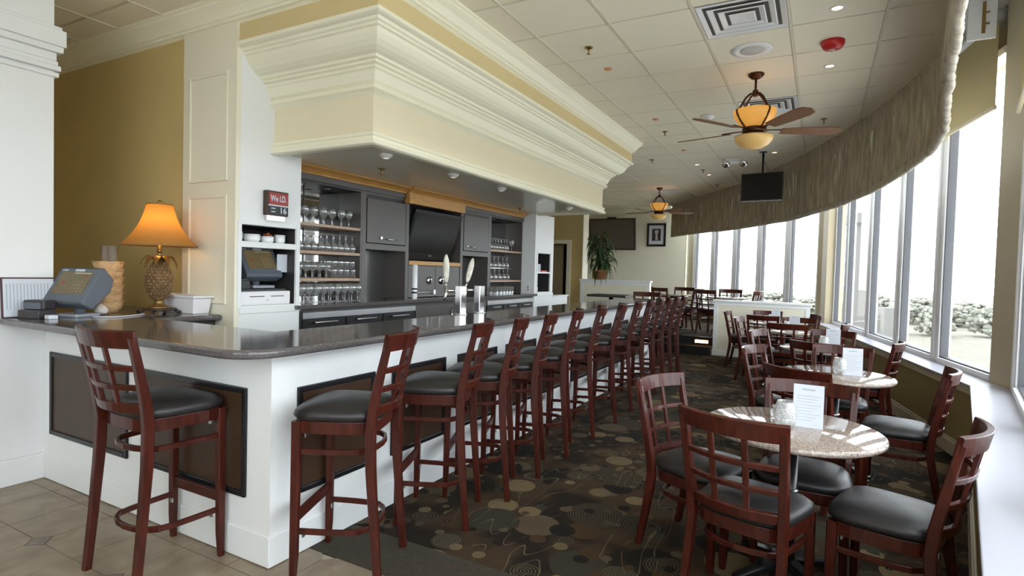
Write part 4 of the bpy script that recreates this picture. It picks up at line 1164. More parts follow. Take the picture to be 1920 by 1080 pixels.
# ================================================================== SEATING
def seat_outline(n=28):
    # rounded trapezoid, wide at the front (+Y)
    out = []
    for k in range(n):
        a = 2 * PI * k / n; c, s = math.cos(a), math.sin(a)
        r = 1.0 / ((abs(c) ** 4.2 + abs(s) ** 4.2) ** (1 / 4.2))
        x, y = r * c, r * s
        out.append((x * (0.217 + 0.016 * y), y * 0.204 + 0.022))
    return out
SO = seat_outline()
def make_seat(name, label, cat, zs, zt, stool):
    t = thing(name, label, cat)
    # cushion
    rings = [(0.95, zs), (1.0, zs + 0.012), (1.01, zs + 0.026), (0.985, zs + 0.042), (0.90, zs + 0.058), (0.70, zs + 0.071), (0.40, zs + 0.079), (0.05, zs + 0.082)]
    n = len(SO); mb = MB()
    vs = [(x * s, y * s, z) for s, z in rings for x, y in SO]
    fs = [(i * n + k, i * n + (k + 1) % n, (i + 1) * n + (k + 1) % n, (i + 1) * n + k) for i in range(len(rings) - 1) for k in range(n)]
    fs += [tuple(range(n - 1, -1, -1)), tuple((len(rings) - 1) * n + k for k in range(n))]
    mb.add(vs, fs, True); mb.build('seat', VINYL, t)
    MB().prism([(x * 0.95, y * 0.95) for x, y in SO], zs - 0.058, zs).build('seat_frame', MAHOG, t, 0.003)
    def back(xf, z):
        s = (z - zs) / (zt - zs)
        hw = 0.196 + 0.020 * s
        return Vector((xf * hw, -0.160 - 0.090 * max(0, s) ** 1.15 - 0.055 * (1 - xf * xf), z))
    for sx in (-1, 1):
        # rear post in one sweep from the floor to the top rail
        spl = 0.055 if stool else 0.065
        pts = [Vector((sx * 0.205, -0.158 - spl, 0.0)), Vector((sx * 0.201, -0.158 - spl * 0.55, zs * 0.35)), Vector((sx * 0.198, -0.158 - spl * 0.15, zs * 0.72)), back(sx, zs - 0.03)]
        pts += [back(sx, zs + (zt - zs) * u) for u in (0.15, 0.35, 0.55, 0.75, 0.93)]
        MB().sweep(pts, [0.030, 0.032, 0.034, 0.036] + [0.034] * 5, [0.034, 0.038, 0.044, 0.046, 0.044, 0.040, 0.036, 0.032, 0.030], (0, 1, 0), 0.25).build('back_post', MAHOG, t)
        # front leg, tapering
        MB().sweep([(sx * 0.200, 0.192, 0), (sx * 0.198, 0.188, zs * 0.16), (sx * 0.192, 0.186, zs - 0.004)], [0.026, 0.034, 0.040], [0.026, 0.034, 0.040], (0, 1, 0), 0.25).build('front_leg', MAHOG, t)
        b1 = B(sx * 0.163 - 0.012, sx * 0.163 + 0.012, 0.150, 0.158, zs - 0.085, zs - 0.06).build('bracket', STEEL, t)
    K = 10
    xs = [-1 + 2 * k / K for k in range(K + 1)]
    zr = zt - 0.038
    lean = (back(0, zt) - back(0, zt - 0.1)).normalized()
    MB().sweep([back(x, zr) for x in [-1.07] + xs[1:-1] + [1.07]], 0.024, 0.078, tuple(lean), 0.25).build('top_rail', MAHOG, t)
    zl = zs + 0.058
    MB().sweep([back(x, zl) for x in xs], 0.020, 0.045, tuple(lean), 0.25).build('lower_rail', MAHOG, t)
    for u in (0.35, 0.67):
        z = zl + (zr - 0.04 - zl) * u
        MB().sweep([back(x, z) for x in xs], 0.018, 0.024, tuple(lean), 0.25).build('cross_slat', MAHOG, t)
    for x in (-0.34, 0.34):
        MB().sweep([back(x, zl + (zr - zl) * u) + Vector((0, 0.002, 0)) for u in (0, 0.25, 0.5, 0.75, 1.0)], 0.024, 0.016, (0, 1, 0), 0.25).build('upright_slat', MAHOG, t)
    def bent(z, name_, yf=0.175, inx=0.186):
        pts = [(-inx, yf, z), (-inx + 0.004, 0.05, z)]
        for k in range(9):
            a = PI * k / 8
            pts.append((-(inx - 0.012) * math.cos(a) * (1 if abs(math.cos(a)) < 1 else 1), -0.04 - 0.115 * math.sin(a) ** 0.8, z))
        pts += [(inx - 0.004, 0.05, z), (inx, yf, z)]
        MB().sweep(pts, 0.017, 0.026, (0, 0, 1), 0.35).build(name_, MAHOG, t)
    if stool:
        bent(zs - 0.145, 'bentwood_stretcher'); bent(0.235, 'bentwood_foot_ring')
        MB().sweep([(-0.185, 0.188, 0.30), (0.185, 0.188, 0.30)], 0.020, 0.05, (0, 0, 1), 0.2).build('footrest', MAHOG, t)
        for sx in (-1, 1): B(sx * 0.165 - 0.009, sx * 0.165 + 0.009, 0.155, 0.163, 0.200, 0.222).build('bracket', STEEL, t)
    else:
        bent(zs - 0.125, 'bentwood_stretcher')
    return t

stool0 = make_seat('bar_stool', 'x', 'bar stool', 0.752, 1.16, True); st_s = {}
chair0 = make_seat('dining_chair', 'x', 'chair', 0.425, 0.885, False); ch_s = {}
GS = 'mahogany bar stools with black seats'
put(stool0, st_s, (-0.505, -0.232, 0), facing(0, 1), 'lattice-back bar stool at the short side of the bar, nearest the left pier', GS)
put(stool0, st_s, (0.295, 0.23, 0.003), facing(-0.92, -0.40), 'lattice-back bar stool at the rounded corner of the bar', GS)
SY = [0.935, 1.41, 1.886, 2.42, 3.0, 3.63, 4.20, 4.73, 5.21, 5.69, 6.17, 6.65]
ordn = ['first', 'second', 'third', 'fourth', 'fifth', 'sixth', 'seventh', 'eighth', 'ninth', 'tenth', 'eleventh', 'twelfth', 'thirteenth']
for k, y in enumerate(SY):
    lab = 'bar stool along the long side of the bar, %s after the corner stool' % ordn[k] if k < len(SY) - 1 else 'last bar stool along the long side of the bar, farthest from the corner'
    a_ = math.radians(22 - 0.5 * k + 1.5 * math.sin(k * 1.7))
    put(stool0, st_s, (0.315 - 0.003 * k, y, 0.003), facing(-math.cos(a_), -math.sin(a_)), lab, GS)
put(stool0, st_s, (-0.30, 7.62, 0.003), facing(0.12, -1), 'bar stool facing the far end of the bar top', GS)

# tables ----------------------------------------------------------
def make_table(name, label):
    t = thing(name, label, 'table')
    MB().lathe([(0.0, 0.708), (0.385, 0.708), (0.398, 0.714), (0.402, 0.724), (0.399, 0.735), (0.390, 0.740), (0.0, 0.740)], 56).build('table_top', TBLTOP, t)
    MB().lathe([(0.20, 0.690), (0.20, 0.7075), (0.0, 0.7075)], 24).build('top_plate', IRON, t)
    c = MB().lathe([(0.055, 0.06), (0.048, 0.09), (0.038, 0.11), (0.038, 0.69)], 20).build('column', IRON, t)
    MB().lathe([(0.039, 0.42), (0.047, 0.424), (0.047, 0.436), (0.039, 0.44)], 20, caps=False).build('collar', STEEL, c)
    for k in range(4):
        a = PI / 4 + PI / 2 * k
        f = MB().sweep([(0.03 * math.cos(a), 0.03 * math.sin(a), 0.075), (0.15 * math.cos(a), 0.15 * math.sin(a), 0.055), (0.29 * math.cos(a), 0.29 * math.sin(a), 0.028)], [0.07, 0.06, 0.045], [0.05, 0.04, 0.026], (0, 0, 1), 0.4).build('foot', IRON, t)
        MB().lathe([(0.018, 0.0), (0.02, 0.012), (0.012, 0.02)], 10, (0.275 * math.cos(a), 0.275 * math.sin(a), 0)).build('glide', STEEL, f)
    return t
tab0 = make_table('round_table', 'x'); tb_s = {}
def make_menu():
    t = thing('menu_card', 'x', 'menu')
    w, h = 0.066, 0.205
    for s in (-1, 1):
        mt = Matrix.Translation((0, s * 0.028, 0)) @ Matrix.Rotation(math.radians(s * 7.5), 4, 'X')
        p = B(-w, w, -0.0009, 0.0009, 0, h, mt).build('card_face', PAPER, t)
        B(-0.03, 0.03, -s * 0.0012 - 0.0002 if s > 0 else 0.0012, s * 0.0014, 0.175, 0.18, mt) if False else None
        yy = (0.001, 0.0016) if s > 0 else (-0.0016, -0.001)
        B(-0.028, 0.028, yy[0], yy[1], 0.178, 0.186, mt).build('heading', PAPERG, p)
        for k in range(9):
            ww = 0.052 - 0.008 * ((k * 7) % 3)
            B(-0.052, -0.052 + 2 * ww, yy[0], yy[1], 0.150 - 0.0145 * k, 0.1525 - 0.0145 * k, mt).build('text_line', PAPERG, p)
    return t
menu0 = make_menu(); mn_s = {}
def make_candle():
    t = thing('candle_glass', 'x', 'candle holder')
    MB().lathe([(0.0, 0.0), (0.034, 0.0), (0.044, 0.012), (0.052, 0.045), (0.050, 0.085), (0.040, 0.118), (0.036, 0.124), (0.033, 0.122), (0.040, 0.10), (0.046, 0.07), (0.044, 0.03), (0.032, 0.012), (0.0, 0.012)], 24, caps=False).build('globe', FROST, t)
    MB().lathe([(0.0, 0.0125), (0.019, 0.0125), (0.019, 0.034), (0.0, 0.034)], 14).build('candle', PORC, t)
    MB().tube([(0, 0, 0.034), (0, 0, 0.042)], 0.0012, 5).build('wick', BLACK, t)
    return t
can0 = make_candle(); cn_s = {}

TABS = [(2.176, 1.25), (2.40, 3.16), (2.32, 4.93), (1.93, 6.88), (1.60, 8.30)]
tname = ['nearest table', 'second table from the camera', 'third table from the camera', 'fourth table from the camera', 'farthest window table by the half wall']
GT = 'round granite tables by the windows'; GC = 'mahogany dining chairs with black seats'
for k, (x, y) in enumerate(TABS):
    put(tab0, tb_s, (x, y, 0.003), 0.2 * k, 'round speckled granite table, ' + tname[k], GT)
MENUS = [(2.247, 1.285, 0.12), (2.515, 3.18, 0.16), (2.42, 4.97, 0.1), (1.99, 6.92, 0.0), (1.67, 8.32, 0.1)]
for k, (x, y, a) in enumerate(MENUS):
    put(menu0, mn_s, (x, y, 0.7435), a - 0.12, 'white printed menu card standing on the ' + tname[k], 'menu cards on the tables')
CANS = [(2.150, 1.23), (2.435, 3.18), (2.34, 4.98), (1.90, 6.95), (1.60, 8.38)]
for k, (x, y) in enumerate(CANS):
    put(can0, cn_s, (x, y, 0.7435), 0.5 * k, 'frosted glass candle holder on the ' + tname[k], 'candle holders on the tables')
shk = thing('salt_shaker', 'small clear salt shaker behind the candle on the nearest table', 'shaker', (2.09, 1.42, 0.7435))
MB().lathe([(0.016, 0), (0.018, 0.03), (0.014, 0.042), (0.0, 0.042)], 12).build('jar', FROST, shk); MB().lathe([(0.015, 0.042), (0.015, 0.052), (0.008, 0.06), (0, 0.06)], 12).build('cap', STEEL, shk)

# back-rest centre (at the top) and facing direction of each chair
def chair(cx, cy, fx, fy, label, z=0.003):
    l = math.hypot(fx, fy); fx, fy = fx / l, fy / l
    put(chair0, ch_s, (cx + 0.262 * fx, cy + 0.262 * fy, z), facing(fx, fy), label, GC)
chair(1.485, 1.41, 0.95, -0.31, 'lattice-back chair left of the nearest table, on the aisle')
chair(1.965, 0.665, 0.28, 0.96, 'lattice-back chair seen from behind in front of the nearest table')
chair(2.845, 1.04, -0.96, 0.29, 'lattice-back chair right of the nearest table against the sill')
chair(2.25, 1.755, -0.06, -1.0, 'lattice-back chair pushed in at the far side of the nearest table')
chair(3.06, 2.82, -0.97, 0.12, 'lattice-back chair right of the second table, by the window wall')
chair(2.15, 2.24, 0.50, 0.86, 'lattice-back chair seen from behind in front of the second table')
chair(2.47, 3.87, -0.12, -1.0, 'lattice-back chair pushed in at the far side of the second table')
chair(1.79, 3.34, 0.97, -0.26, 'lattice-back chair left of the second table, on the aisle')
chair(2.25, 4.02, 0.42, 0.90, 'lattice-back chair seen from behind in front of the third table')
chair(2.96, 4.62, -0.97, 0.20, 'lattice-back chair right of the third table, by the window wall')
chair(1.69, 4.95, 0.95, -0.31, 'lattice-back chair left of the third table, on the aisle')
chair(2.43, 5.56, -0.22, -0.97, 'lattice-back chair pushed in at the far side of the third table')
chair(1.94, 6.17, -0.10, 0.99, 'lattice-back chair seen from behind in front of the fourth table')
chair(2.60, 6.82, -0.98, 0.12, 'lattice-back chair right of the fourth table, by the window wall')
chair(1.26, 6.93, 0.99, -0.14, 'lattice-back chair left of the fourth table, on the aisle')
chair(2.04, 7.53, -0.1, -1.0, 'lattice-back chair pushed in at the far side of the fourth table')
chair(1.53, 7.62, 0.05, 1.0, 'lattice-back chair seen from behind in front of the farthest window table')
chair(0.92, 8.33, 0.98, -0.05, 'lattice-back chair left of the farthest window table, beside the steps')
chair(2.26, 8.55, -0.94, -0.30, 'lattice-back chair right of the farthest window table, by the corner pillar')
chair(1.50, 9.02, 0.1, -1.0, 'lattice-back chair between the farthest window table and the half wall')

# platform seating
PT = [(-0.55, 10.75, 'left platform table in front of the far wall'), (0.62, 10.35, 'right platform table behind the half wall')]
for x, y, l in PT:
    put(tab0, tb_s, (x, y, 0.313), 0.4, 'round granite table, ' + l, GT)
zp = 0.313
chair(-1.16, 10.95, 0.97, -0.2, 'lattice-back chair on the platform left of the left platform table', zp)
chair(-0.72, 10.10, 0.25, 0.97, 'lattice-back chair on the platform seen from behind in front of the left platform table', zp)
chair(-0.42, 11.42, -0.1, -1.0, 'lattice-back chair on the platform at the far side of the left platform table', zp)
chair(0.06, 10.60, -0.97, 0.2, 'lattice-back chair on the platform right of the left platform table', zp)
chair(0.30, 9.78, 0.40, 0.9, 'lattice-back chair on the platform at the top of the steps', zp)
chair(0.62, 11.0, 0.0, -1.0, 'lattice-back chair on the platform at the far side of the right platform table', zp)
chair(1.26, 10.15, -0.97, 0.25, 'lattice-back chair on the platform behind the half wall, by the windows', zp)
ht = thing('high_table', 'dark rectangular bar-height table behind the far end of the bar', 'table', (-1.05, 8.1, 0.003))
B(-0.36, 0.36, -0.30, 0.30, 1.04, 1.08).build('table_top', CABD, ht, 0.006)
MB().lathe([(0.04, 0.05), (0.04, 1.04)], 14).build('column', IRON, ht)
B(-0.25, 0.25, -0.25, 0.25, 0.0, 0.05).build('base', IRON, ht, 0.01)

# ================================================================== CEILING FIXTURES
def make_fan(name, label):
    # origin at the ceiling
    t = thing(name, label, 'ceiling fan')
    MB().lathe([(0.0, -0.001), (0.072, -0.001), (0.070, -0.02), (0.045, -0.045), (0.022, -0.055), (0.0, -0.055)], 24).build('canopy', BRONZE, t)
    MB().tube([(0, 0, -0.05), (0, 0, -0.19)], 0.011, 10).build('downrod', BRONZE, t)
    MB().lathe([(0.012, -0.15), (0.024, -0.155), (0.026, -0.175), (0.018, -0.185), (0.024, -0.20), (0.02, -0.215)], 16).build('yoke', BRONZE, t)
    for k in range(4):
        a = PI / 4 + k * PI / 2; c, s = math.cos(a), math.sin(a)
        prof = [(0.012, -0.180), (0.060, -0.198), (0.105, -0.238), (0.138, -0.290), (0.165, -0.335), (0.202, -0.36), (0.190, -0.395), (0.153, -0.45), (0.11, -0.50), (0.07, -0.525)]
        MB().sweep([(r * c, r * s, z) for r, z in prof], 0.018, 0.010, (-s, c, 0), 0.3).build('cage_arm', BRONZE, t)
    up_ = MB().lathe([(0.188, -0.345), (0.192, -0.35), (0.186, -0.385), (0.164, -0.43), (0.125, -0.472), (0.07, -0.502), (0.06, -0.50), (0.12, -0.467), (0.158, -0.426), (0.180, -0.383), (0.184, -0.345)], 32, caps=False).build('upper_bowl', AMBER, t)
    MB().lathe([(0.10, -0.505), (0.108, -0.515), (0.108, -0.54), (0.09, -0.56), (0.07, -0.575), (0.0, -0.575)], 28).build('motor', BRONZE, t)
    MB().lathe([(0.168, -0.585), (0.172, -0.59), (0.165, -0.62), (0.135, -0.66), (0.08, -0.69), (0.0, -0.705)], 32).build('lower_bowl', AMBER2, t)
    MB().lathe([(0.05, -0.57), (0.165, -0.586), (0.174, -0.588), (0.165, -0.592)], 28, caps=False).build('bowl_rim', BRONZE, t)
    for k in range(3):
        a = 0.5 + k * 2 * PI / 3; c, s = math.cos(a), math.sin(a)
        MB().tube([(0.06 * c, 0.06 * s, -0.565), (0.12 * c, 0.12 * s, -0.560), (0.15 * c, 0.15 * s, -0.575), (0.150 * c, 0.150 * s, -0.60)], 0.006, 6).build('bowl_clip', BRONZE, t)
    for k in range(5):
        a = math.radians(21 + 72 * k)
        mt = Matrix.Rotation(a, 4, 'Z') @ Matrix.Translation((0, 0, -0.535)) @ Matrix.Rotation(math.radians(-13), 4, 'X')
        bl = MB().prism([(0.24, -0.052), (0.42, -0.066), (0.66, -0.078), (0.74, -0.060), (0.775, 0.0), (0.74, 0.060), (0.66, 0.078), (0.42, 0.066), (0.24, 0.052)], -0.004, 0.004, mt).build('blade', BLADE, t)
        MB().sweep([mt @ Vector((0.08, 0, 0.006)), mt @ Vector((0.16, 0, 0.012)), mt @ Vector((0.30, 0, 0.009))], [0.03, 0.022, 0.05], 0.008, (0, 0, 1), 0.3).build('blade_iron', BRONZE, bl)
    ld = bpy.data.lights.new('fan_light', 'POINT'); ld.energy = 0.45; ld.color = (1.0, 0.72, 0.40); ld.shadow_soft_size = 0.03
    lo = bpy.data.objects.new('fan_light', ld); COL.objects.link(lo); lo.parent = t; lo.location = (0, 0, -0.40)
    return t
fan0 = make_fan('ceiling_fan', 'x'); fn_s = {}
put(fan0, fn_s, (1.678, 3.957, CEIL), 0, 'large bronze ceiling fan with glowing amber bowls, nearest the camera', 'bronze ceiling fans')
put(fan0, fn_s, (-0.871, 10.62, CEIL), math.radians(10), 'small-looking bronze ceiling fan far off by the end wall', 'bronze ceiling fans')

def diffuser(cx, cy, label):
    t = thing('air_vent', label, 'vent', (cx, cy, CEIL))
    h = CT / 2 - 0.012
    B(-h, h, -h, h, 0.0, 0.01).build('backing', VENTD, t)
    for k in range(4):
        o_ = h - 0.068 * k; i_ = o_ - 0.054
        if k == 3: i_ = 0.0
        rings = [(o_, -0.004 - 0.004 * (k > 0)), (o_ - 0.008, -0.012), (max(i_, 0.001) if i_ else 0.02, 0.004 if i_ else -0.002)]
        mb = MB(); vs = []; 
        for r, z in rings: vs += [(-r, -r, z), (r, -r, z), (r, r, z), (-r, r, z)]
        fs = [(a * 4 + q, a * 4 + (q + 1) % 4, (a + 1) * 4 + (q + 1) % 4, (a + 1) * 4 + q) for a in range(2) for q in range(4)]
        if k == 3: fs.append((8, 9, 10, 11))
        mb.add(vs, fs); mb.build('louvre', VENTW, t)
diffuser(CXO + 2.5 * CT, CYO + 1.5 * CT, 'square white air vent in the ceiling beside the round speaker')
diffuser(CXO + 2.5 * CT, CYO + 5.5 * CT, 'square white air vent in the ceiling behind the near fan')
diffuser(CXO - 1.5 * CT - 0.02, CYO + 15.5 * CT, 'square white air vent far along the ceiling beside the far fan')
sp = thing('ceiling_speaker', 'round white ceiling speaker between the vent and the near fan', 'speaker', (1.703, 3.33, CEIL))
MB().lathe([(0.165, -0.005), (0.160, -0.014), (0.125, -0.020), (0.105, -0.012), (0.0, -0.012)], 36).build('rim', VENTW, sp)
MB().lathe([(0.098, -0.0125), (0.095, -0.015), (0.0, -0.0155)], 32).build('grille', mat('speaker_grille', (0.55, 0.54, 0.52), 0.6), sp)
al = thing('fire_alarm', 'red ceiling fire alarm with clear strobe', 'alarm', (2.294, 3.41, CEIL))
MB().lathe([(0.085, -0.005), (0.085, -0.03), (0.065, -0.062), (0.0, -0.066)], 28).build('body', RED, al)
MB().lathe([(0.026, -0.062), (0.024, -0.082), (0.0, -0.09)], 14).build('strobe', GLASS, al)
def downlight(x, y, z, label, r=0.05, group='recessed downlights', on=True):
    t = thing('downlight', label, 'light', (x, y, z), 0, group)
    MB().lathe([(r, -0.001), (r, -0.006), (r * 0.72, -0.008), (r * 0.70, -0.002)], 20, caps=False).build('trim_ring', VENTW, t)
    MB().lathe([(r * 0.70, -0.003), (0.0, -0.003)], 20).build('lens', LAMPON if on else PORC, t)
ZT = CEIL - 0.004
downlight(2.308, 2.778, ZT, 'recessed downlight on the near side of the red fire alarm')
downlight(2.279, 3.99, ZT, 'recessed downlight on the far side of the red fire alarm')
downlight(1.60, 7.63, ZT, 'recessed downlight between the near fan and the ceiling television')
downlight(0.36, 8.21, ZT, 'recessed downlight in the ceiling near the far end of the soffit')
downlight(0.38, 9.28, ZT, 'recessed downlight in the ceiling above the steps')
for k, (x, y) in enumerate([(-0.714, 1.585), (-0.725, 2.517), (-0.728, 3.417), (-0.735, 4.369), (-0.717, 5.237)]):
    t = thing('soffit_light', 'small eyeball light under the soffit, %s from the near corner' % ordn[k], 'light', (x, y, 2.3355), 0, 'eyeball lights under the soffit')
    MB().lathe([(0.052, 0.0), (0.054, -0.006), (0.045, -0.012), (0.036, -0.024), (0.024, -0.030)], 20, caps=False).build('eyeball', VENTW, t)
    MB().lathe([(0.026, -0.028), (0.0, -0.032)], 14).build('lens', LAMPON, t)
def sprinkler(x, y, z, label):
    t = thing('sprinkler', label, 'sprinkler', (x, y, z), 0, 'ceiling sprinklers')
    MB().lathe([(0.035, 0.0), (0.035, -0.006), (0.012, -0.010)], 18).build('escutcheon', BRASS, t)
    MB().lathe([(0.010, -0.008), (0.010, -0.03), (0.005, -0.04), (0.005, -0.052), (0.016, -0.054), (0.016, -0.057), (0, -0.057)], 12).build('head', BRASS, t)
for (x, y, l) in [(0.485, 2.721, 'brass sprinkler on the ceiling nearest the soffit crown'), (2.245, 5.87, 'brass sprinkler on the ceiling beside the valance'), (0.398, 5.775, 'brass sprinkler between the soffit and the near fan'), (-0.234, 7.547, 'brass sprinkler on the ceiling past the end of the soffit'), (0.372, 8.748, 'brass sprinkler on the ceiling above the aisle end'), (0.337, 10.547, 'brass sprinkler on the ceiling above the platform')]:
    sprinkler(x, y, ZT, l)
sprinkler(-1.164, 2.045, 2.3355, 'sprinkler under the soffit above the near glass rack')
sprinkler(-1.40, 5.122, 2.3355, 'sprinkler under the soffit at the end of the oak cornice')
for (x, y, l) in [(0.469, 3.263, 'copper coloured ceiling disc just behind the nearest sprinkler'), (0.433, 5.137, 'copper coloured ceiling disc in front of the middle sprinkler'), (0.387, 7.0, 'copper coloured ceiling disc farthest along the aisle')]:
    o = MB().lathe([(0.036, 0.0), (0.036, -0.006), (0.030, -0.009), (0.0, -0.009)], 20, (x, y, ZT)).build('ceiling_disc', ORANGE); tag(o, l, 'sprinkler cover', 'copper ceiling discs')
sm = thing('smoke_detector', 'white smoke detector on the ceiling left of the near fan', 'smoke detector', (1.03, 5.234, ZT))
MB().lathe([(0.075, 0.0), (0.073, -0.018), (0.05, -0.040), (0.025, -0.046), (0.0, -0.046)], 24).build('body', VENTW, sm); MB().lathe([(0.022, -0.046), (0.020, -0.062), (0, -0.064)], 14).build('sensor', POSL, sm)
pj = thing('exit_floodlight', 'white ceiling emergency light with a bright lamp head', 'light', (1.02, 7.93, ZT))
B(-0.16, 0.16, -0.10, 0.10, -0.06, 0.0).build('case', VENTW, pj, 0.01)
MB().lathe([(0.045, 0), (0.06, 0.03), (0.06, 0.05), (0.0, 0.045)], 18, mtx=Matrix.Translation((0.13, -0.10, -0.09)) @ Matrix.Rotation(PI / 2 + 0.3, 4, 'X')).build('lamp_head', CHROME, pj)
MB().lathe([(0.045, 0), (0.06, 0.03), (0.06, 0.05), (0.0, 0.045)], 18, mtx=Matrix.Translation((-0.13, -0.10, -0.09)) @ Matrix.Rotation(PI / 2 + 0.3, 4, 'X')).build('lamp_head', CHROME, pj)

ctv = thing('ceiling_television', 'black flat television hanging from the ceiling before the valance', 'television', (1.45, 7.55, CEIL), math.radians(-6))
MB().lathe([(0.06, 0), (0.06, -0.012)], 16).build('ceiling_plate', BLACK, ctv)
MB().tube([(0, 0.02, -0.01), (0, 0.02, -0.45)], 0.016, 10).build('pole', BLACK, ctv)
B(-0.295, 0.295, -0.03, 0.03, -0.745, -0.32).build('housing', BLACK, ctv, 0.006)
B(-0.282, 0.282, -0.033, -0.030, -0.725, -0.335).build('screen', SCREEN, ctv)
B(-0.29, 0.29, -0.034, -0.028, -0.75, -0.738).build('chin', POSL, ctv)

# ================================================================== FAR WALL
ftv = thing('wall_television', 'dark flat television tilted on the far cream wall', 'television', (-3.12, 14.18, 2.62))
mt = Matrix.Rotation(math.radians(8), 4, 'X')
B(-0.70, 0.70, -0.04, 0.04, -0.46, 0.46, mt).build('housing', mat('tv_frame', (0.05, 0.04, 0.035), 0.4), ftv, 0.006)
B(-0.655, 0.655, -0.043, -0.040, -0.40, 0.42, mt).build('screen', mat('tv_grey_screen', (0.13, 0.12, 0.10), 0.25), ftv)
B(-0.1, 0.1, 0.03, 0.215, -0.1, 0.1).build('wall_mount', BLACK, ftv)
B(-0.12, 0.12, -0.05, 0.05, 0.46, 0.50, mt).build('bracket', BLACK, ftv)
pc = thing('framed_picture', 'dark framed picture with white mat on the far cream wall', 'picture', (-1.87, 14.385, 2.61))
fr = MB().box(-0.27, -0.21, -0.02, 0.014, -0.33, 0.33).box(0.21, 0.27, -0.02, 0.014, -0.33, 0.33).box(-0.21, 0.21, -0.02, 0.014, -0.33, -0.27).box(-0.21, 0.21, -0.02, 0.014, 0.27, 0.33)
fr.build('frame', mat('picture_frame', (0.03, 0.018, 0.014), 0.35), pc, 0.005)
B(-0.21, 0.21, -0.006, 0.012, -0.27, 0.27).build('mat_board', PAPER, pc)
pp = B(-0.125, 0.125, -0.009, -0.006, -0.17, 0.17).build('print', mat('picture_dark', (0.05, 0.035, 0.04), 0.5), pc)
MB().add([(-0.03, -0.010, -0.15), (0.05, -0.010, -0.15), (0.03, -0.010, 0.0), (0.07, -0.010, 0.12), (0.0, -0.010, 0.14), (-0.06, -0.010, 0.10), (-0.02, -0.010, 0.0)], [(0, 1, 2, 3, 4, 5, 6)]).build('pale_figure', mat('picture_pale', (0.50, 0.44, 0.42), 0.5), pp)

# plant on the half wall
pl = thing('potted_plant', 'bushy potted plant with long drooping leaves on the half wall', 'plant', (-1.72, 9.36, 1.341))
MB().lathe([(0.13, 0), (0.17, 0.16), (0.18, 0.16), (0.18, 0.19), (0.165, 0.19), (0.155, 0.16), (0.0, 0.15)], 24).build('pot', POTM, pl)
MB().lathe([(0.155, 0.155), (0.0, 0.165)], 20).build('soil', mat('soil', (0.03, 0.02, 0.012), 0.95), pl)
stm = MB(); rr = random.Random(5)
def leafblade(base, azm, L_, rise, droop, w, m):
    rows = []; c = Vector((math.cos(azm), math.sin(azm), 0)); tn = Vector((-math.sin(azm), math.cos(azm), 0))
    for j in range(8):
        u = j / 7; ww = w * math.sin(PI * min(1, 0.12 + 0.88 * u)) + 0.002
        p = Vector(base) + c * (L_ * (u - 0.25 * u ** 3)) + Vector((0, 0, rise * u - droop * u ** 2.2))
        if p.y < 0: p.y *= 0.75
        rows.append([p - tn * ww, p - Vector((0, 0, ww * 0.35)), p + tn * ww])
    MB().strip(rows, True).build('leaf', m, pl)
for k in range(5):
    a = k * 1.26; x, y = 0.05 * math.cos(a), 0.05 * math.sin(a); h = 0.35 + 0.09 * k
    stm.tube([(x, y, 0.15), (x * 1.5, y * 1.5, 0.15 + h)], [0.012, 0.008], 6)
    for q in range(26):
        az = rr.uniform(0, 2 * PI); zb_ = 0.24 + h * rr.uniform(0.05, 1.0)
        leafblade((x * 1.3, y * 1.3, zb_), az, rr.uniform(0.26, 0.46), rr.uniform(0.08, 0.34), rr.uniform(0.20, 0.62), rr.uniform(0.020, 0.036), LEAF if rr.random() < 0.6 else LEAF2)
stm.build('stems', TRUNK, pl)['kind'] = 'stuff'

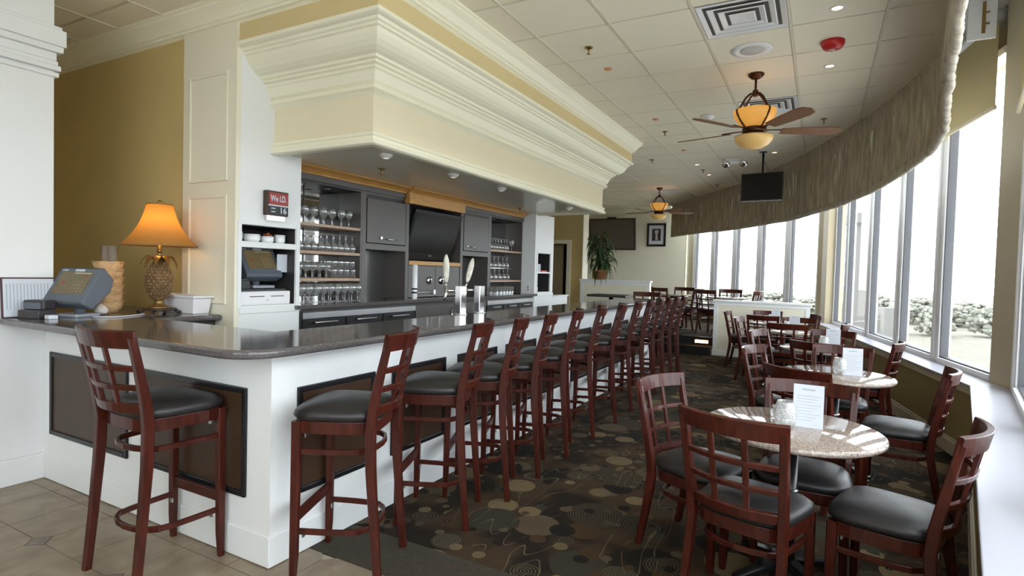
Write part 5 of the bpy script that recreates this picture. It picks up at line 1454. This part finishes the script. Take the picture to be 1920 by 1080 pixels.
# ================================================================== OUTSIDE
gz = -6.5
g_ = MB().prism([(-300, -120), (420, -120), (420, 520), (-300, 520)], gz - 0.5, gz).build('ground', FIELD); tag(g_, kind='structure')
pv = MB().prism([(-30, -45), (52, -45), (52, 50), (-30, 50)], gz, gz + 0.02).build('ground_bounce_slab', mat('pale_bounce', (0.62, 0.60, 0.55), 0.9, var=0.05, vscale=0.3)); tag(pv, kind='structure')  # unseen pale slab, added to bounce daylight up into the room
def blob(seed, R, H):
    bm = bmesh.new(); r_ = random.Random(seed)
    for k in range(150):
        a = r_.uniform(0, 2 * PI); q = r_.uniform(0.25, 0.95); z = r_.uniform(0.12, 0.95)
        q *= math.sqrt(max(0.1, 1 - ((z - 0.45) / 0.5) ** 2))
        m_ = Matrix.Translation((q * math.cos(a), q * math.sin(a), z)) @ Matrix.Diagonal((0.15, 0.15, 0.095, 1)) @ Matrix.Scale(r_.uniform(0.6, 1.35), 4)
        bmesh.ops.create_icosphere(bm, subdivisions=1, radius=1.0, matrix=m_)
    for v in bm.verts:
        p = v.co; d = noise.noise_vector(p * 9 + Vector((seed * 7.3, 0, 0)))
        v.co = p + d * 0.06
    me = bpy.data.meshes.new('crown'); bm.to_mesh(me); bm.free()
    return me
blobs = [(blob(k, 1.0, 1.0)) for k in range(4)]
for me in blobs: me.materials.append(FOLI)
trk = MB().lathe([(0.07, 0.0), (0.05, 0.3)], 8).mesh('trunk', TRUNK)
rt_ = random.Random(11)
TR = []
for row_, (D, n, wd) in enumerate(((108, 8, 3.6), (132, 8, 4.4), (160, 8, 5.4))):
    for k in range(n):
        TR.append((-12.5 + 28.0 * (k + 0.33 * row_) / n + rt_.uniform(-0.25, 0.25), D + rt_.uniform(-4, 4), wd * rt_.uniform(0.85, 1.05), rt_.uniform(3.4, 5.2)))
TR.sort()
tw = ('second', 'third', 'fourth', 'fifth', 'sixth', 'seventh', 'eighth', 'ninth', 'tenth', 'eleventh', 'twelfth')
words = ['leftmost'] + [w + ' from the left' for w in tw] + [w + ' from the right' for w in tw[::-1]] + ['rightmost']
for k, (az, D, wid, hgt) in enumerate(TR):
    az = math.radians(az); x = 2.27 + D * math.sin(az); y = -1.81 + D * math.cos(az)
    t = thing('tree', 'pale distant tree beyond the windows, ' + words[k] + ' in the tree line', 'tree', (x, y, gz), rt_.uniform(0, 6), 'distant trees beyond the windows')
    c = bpy.data.objects.new('crown', blobs[k % 4]); COL.objects.link(c); c.parent = t; c.scale = (wid, wid * 0.85, hgt)
    q = bpy.data.objects.new('trunk', trk); COL.objects.link(q); q.parent = t; q.scale = (wid * 0.5, wid * 0.5, hgt)
wing = thing('building_wing', 'pale stucco wing of the building seen through the far windows', 'building', (3.05, 17.6, gz))
B(-0.05, 0.55, -0.4, 0.4, 0.0, 9.6).build('column', STUCCO, wing, 0.02)
B(-0.15, 0.75, -0.55, 0.55, 9.6, 9.9).build('cornice', STUCCO, wing, 0.02)
B(-0.1, 1.4, 0.0, 0.3, 0.0, 7.2).build('parapet', STUCCO, wing, 0.02)
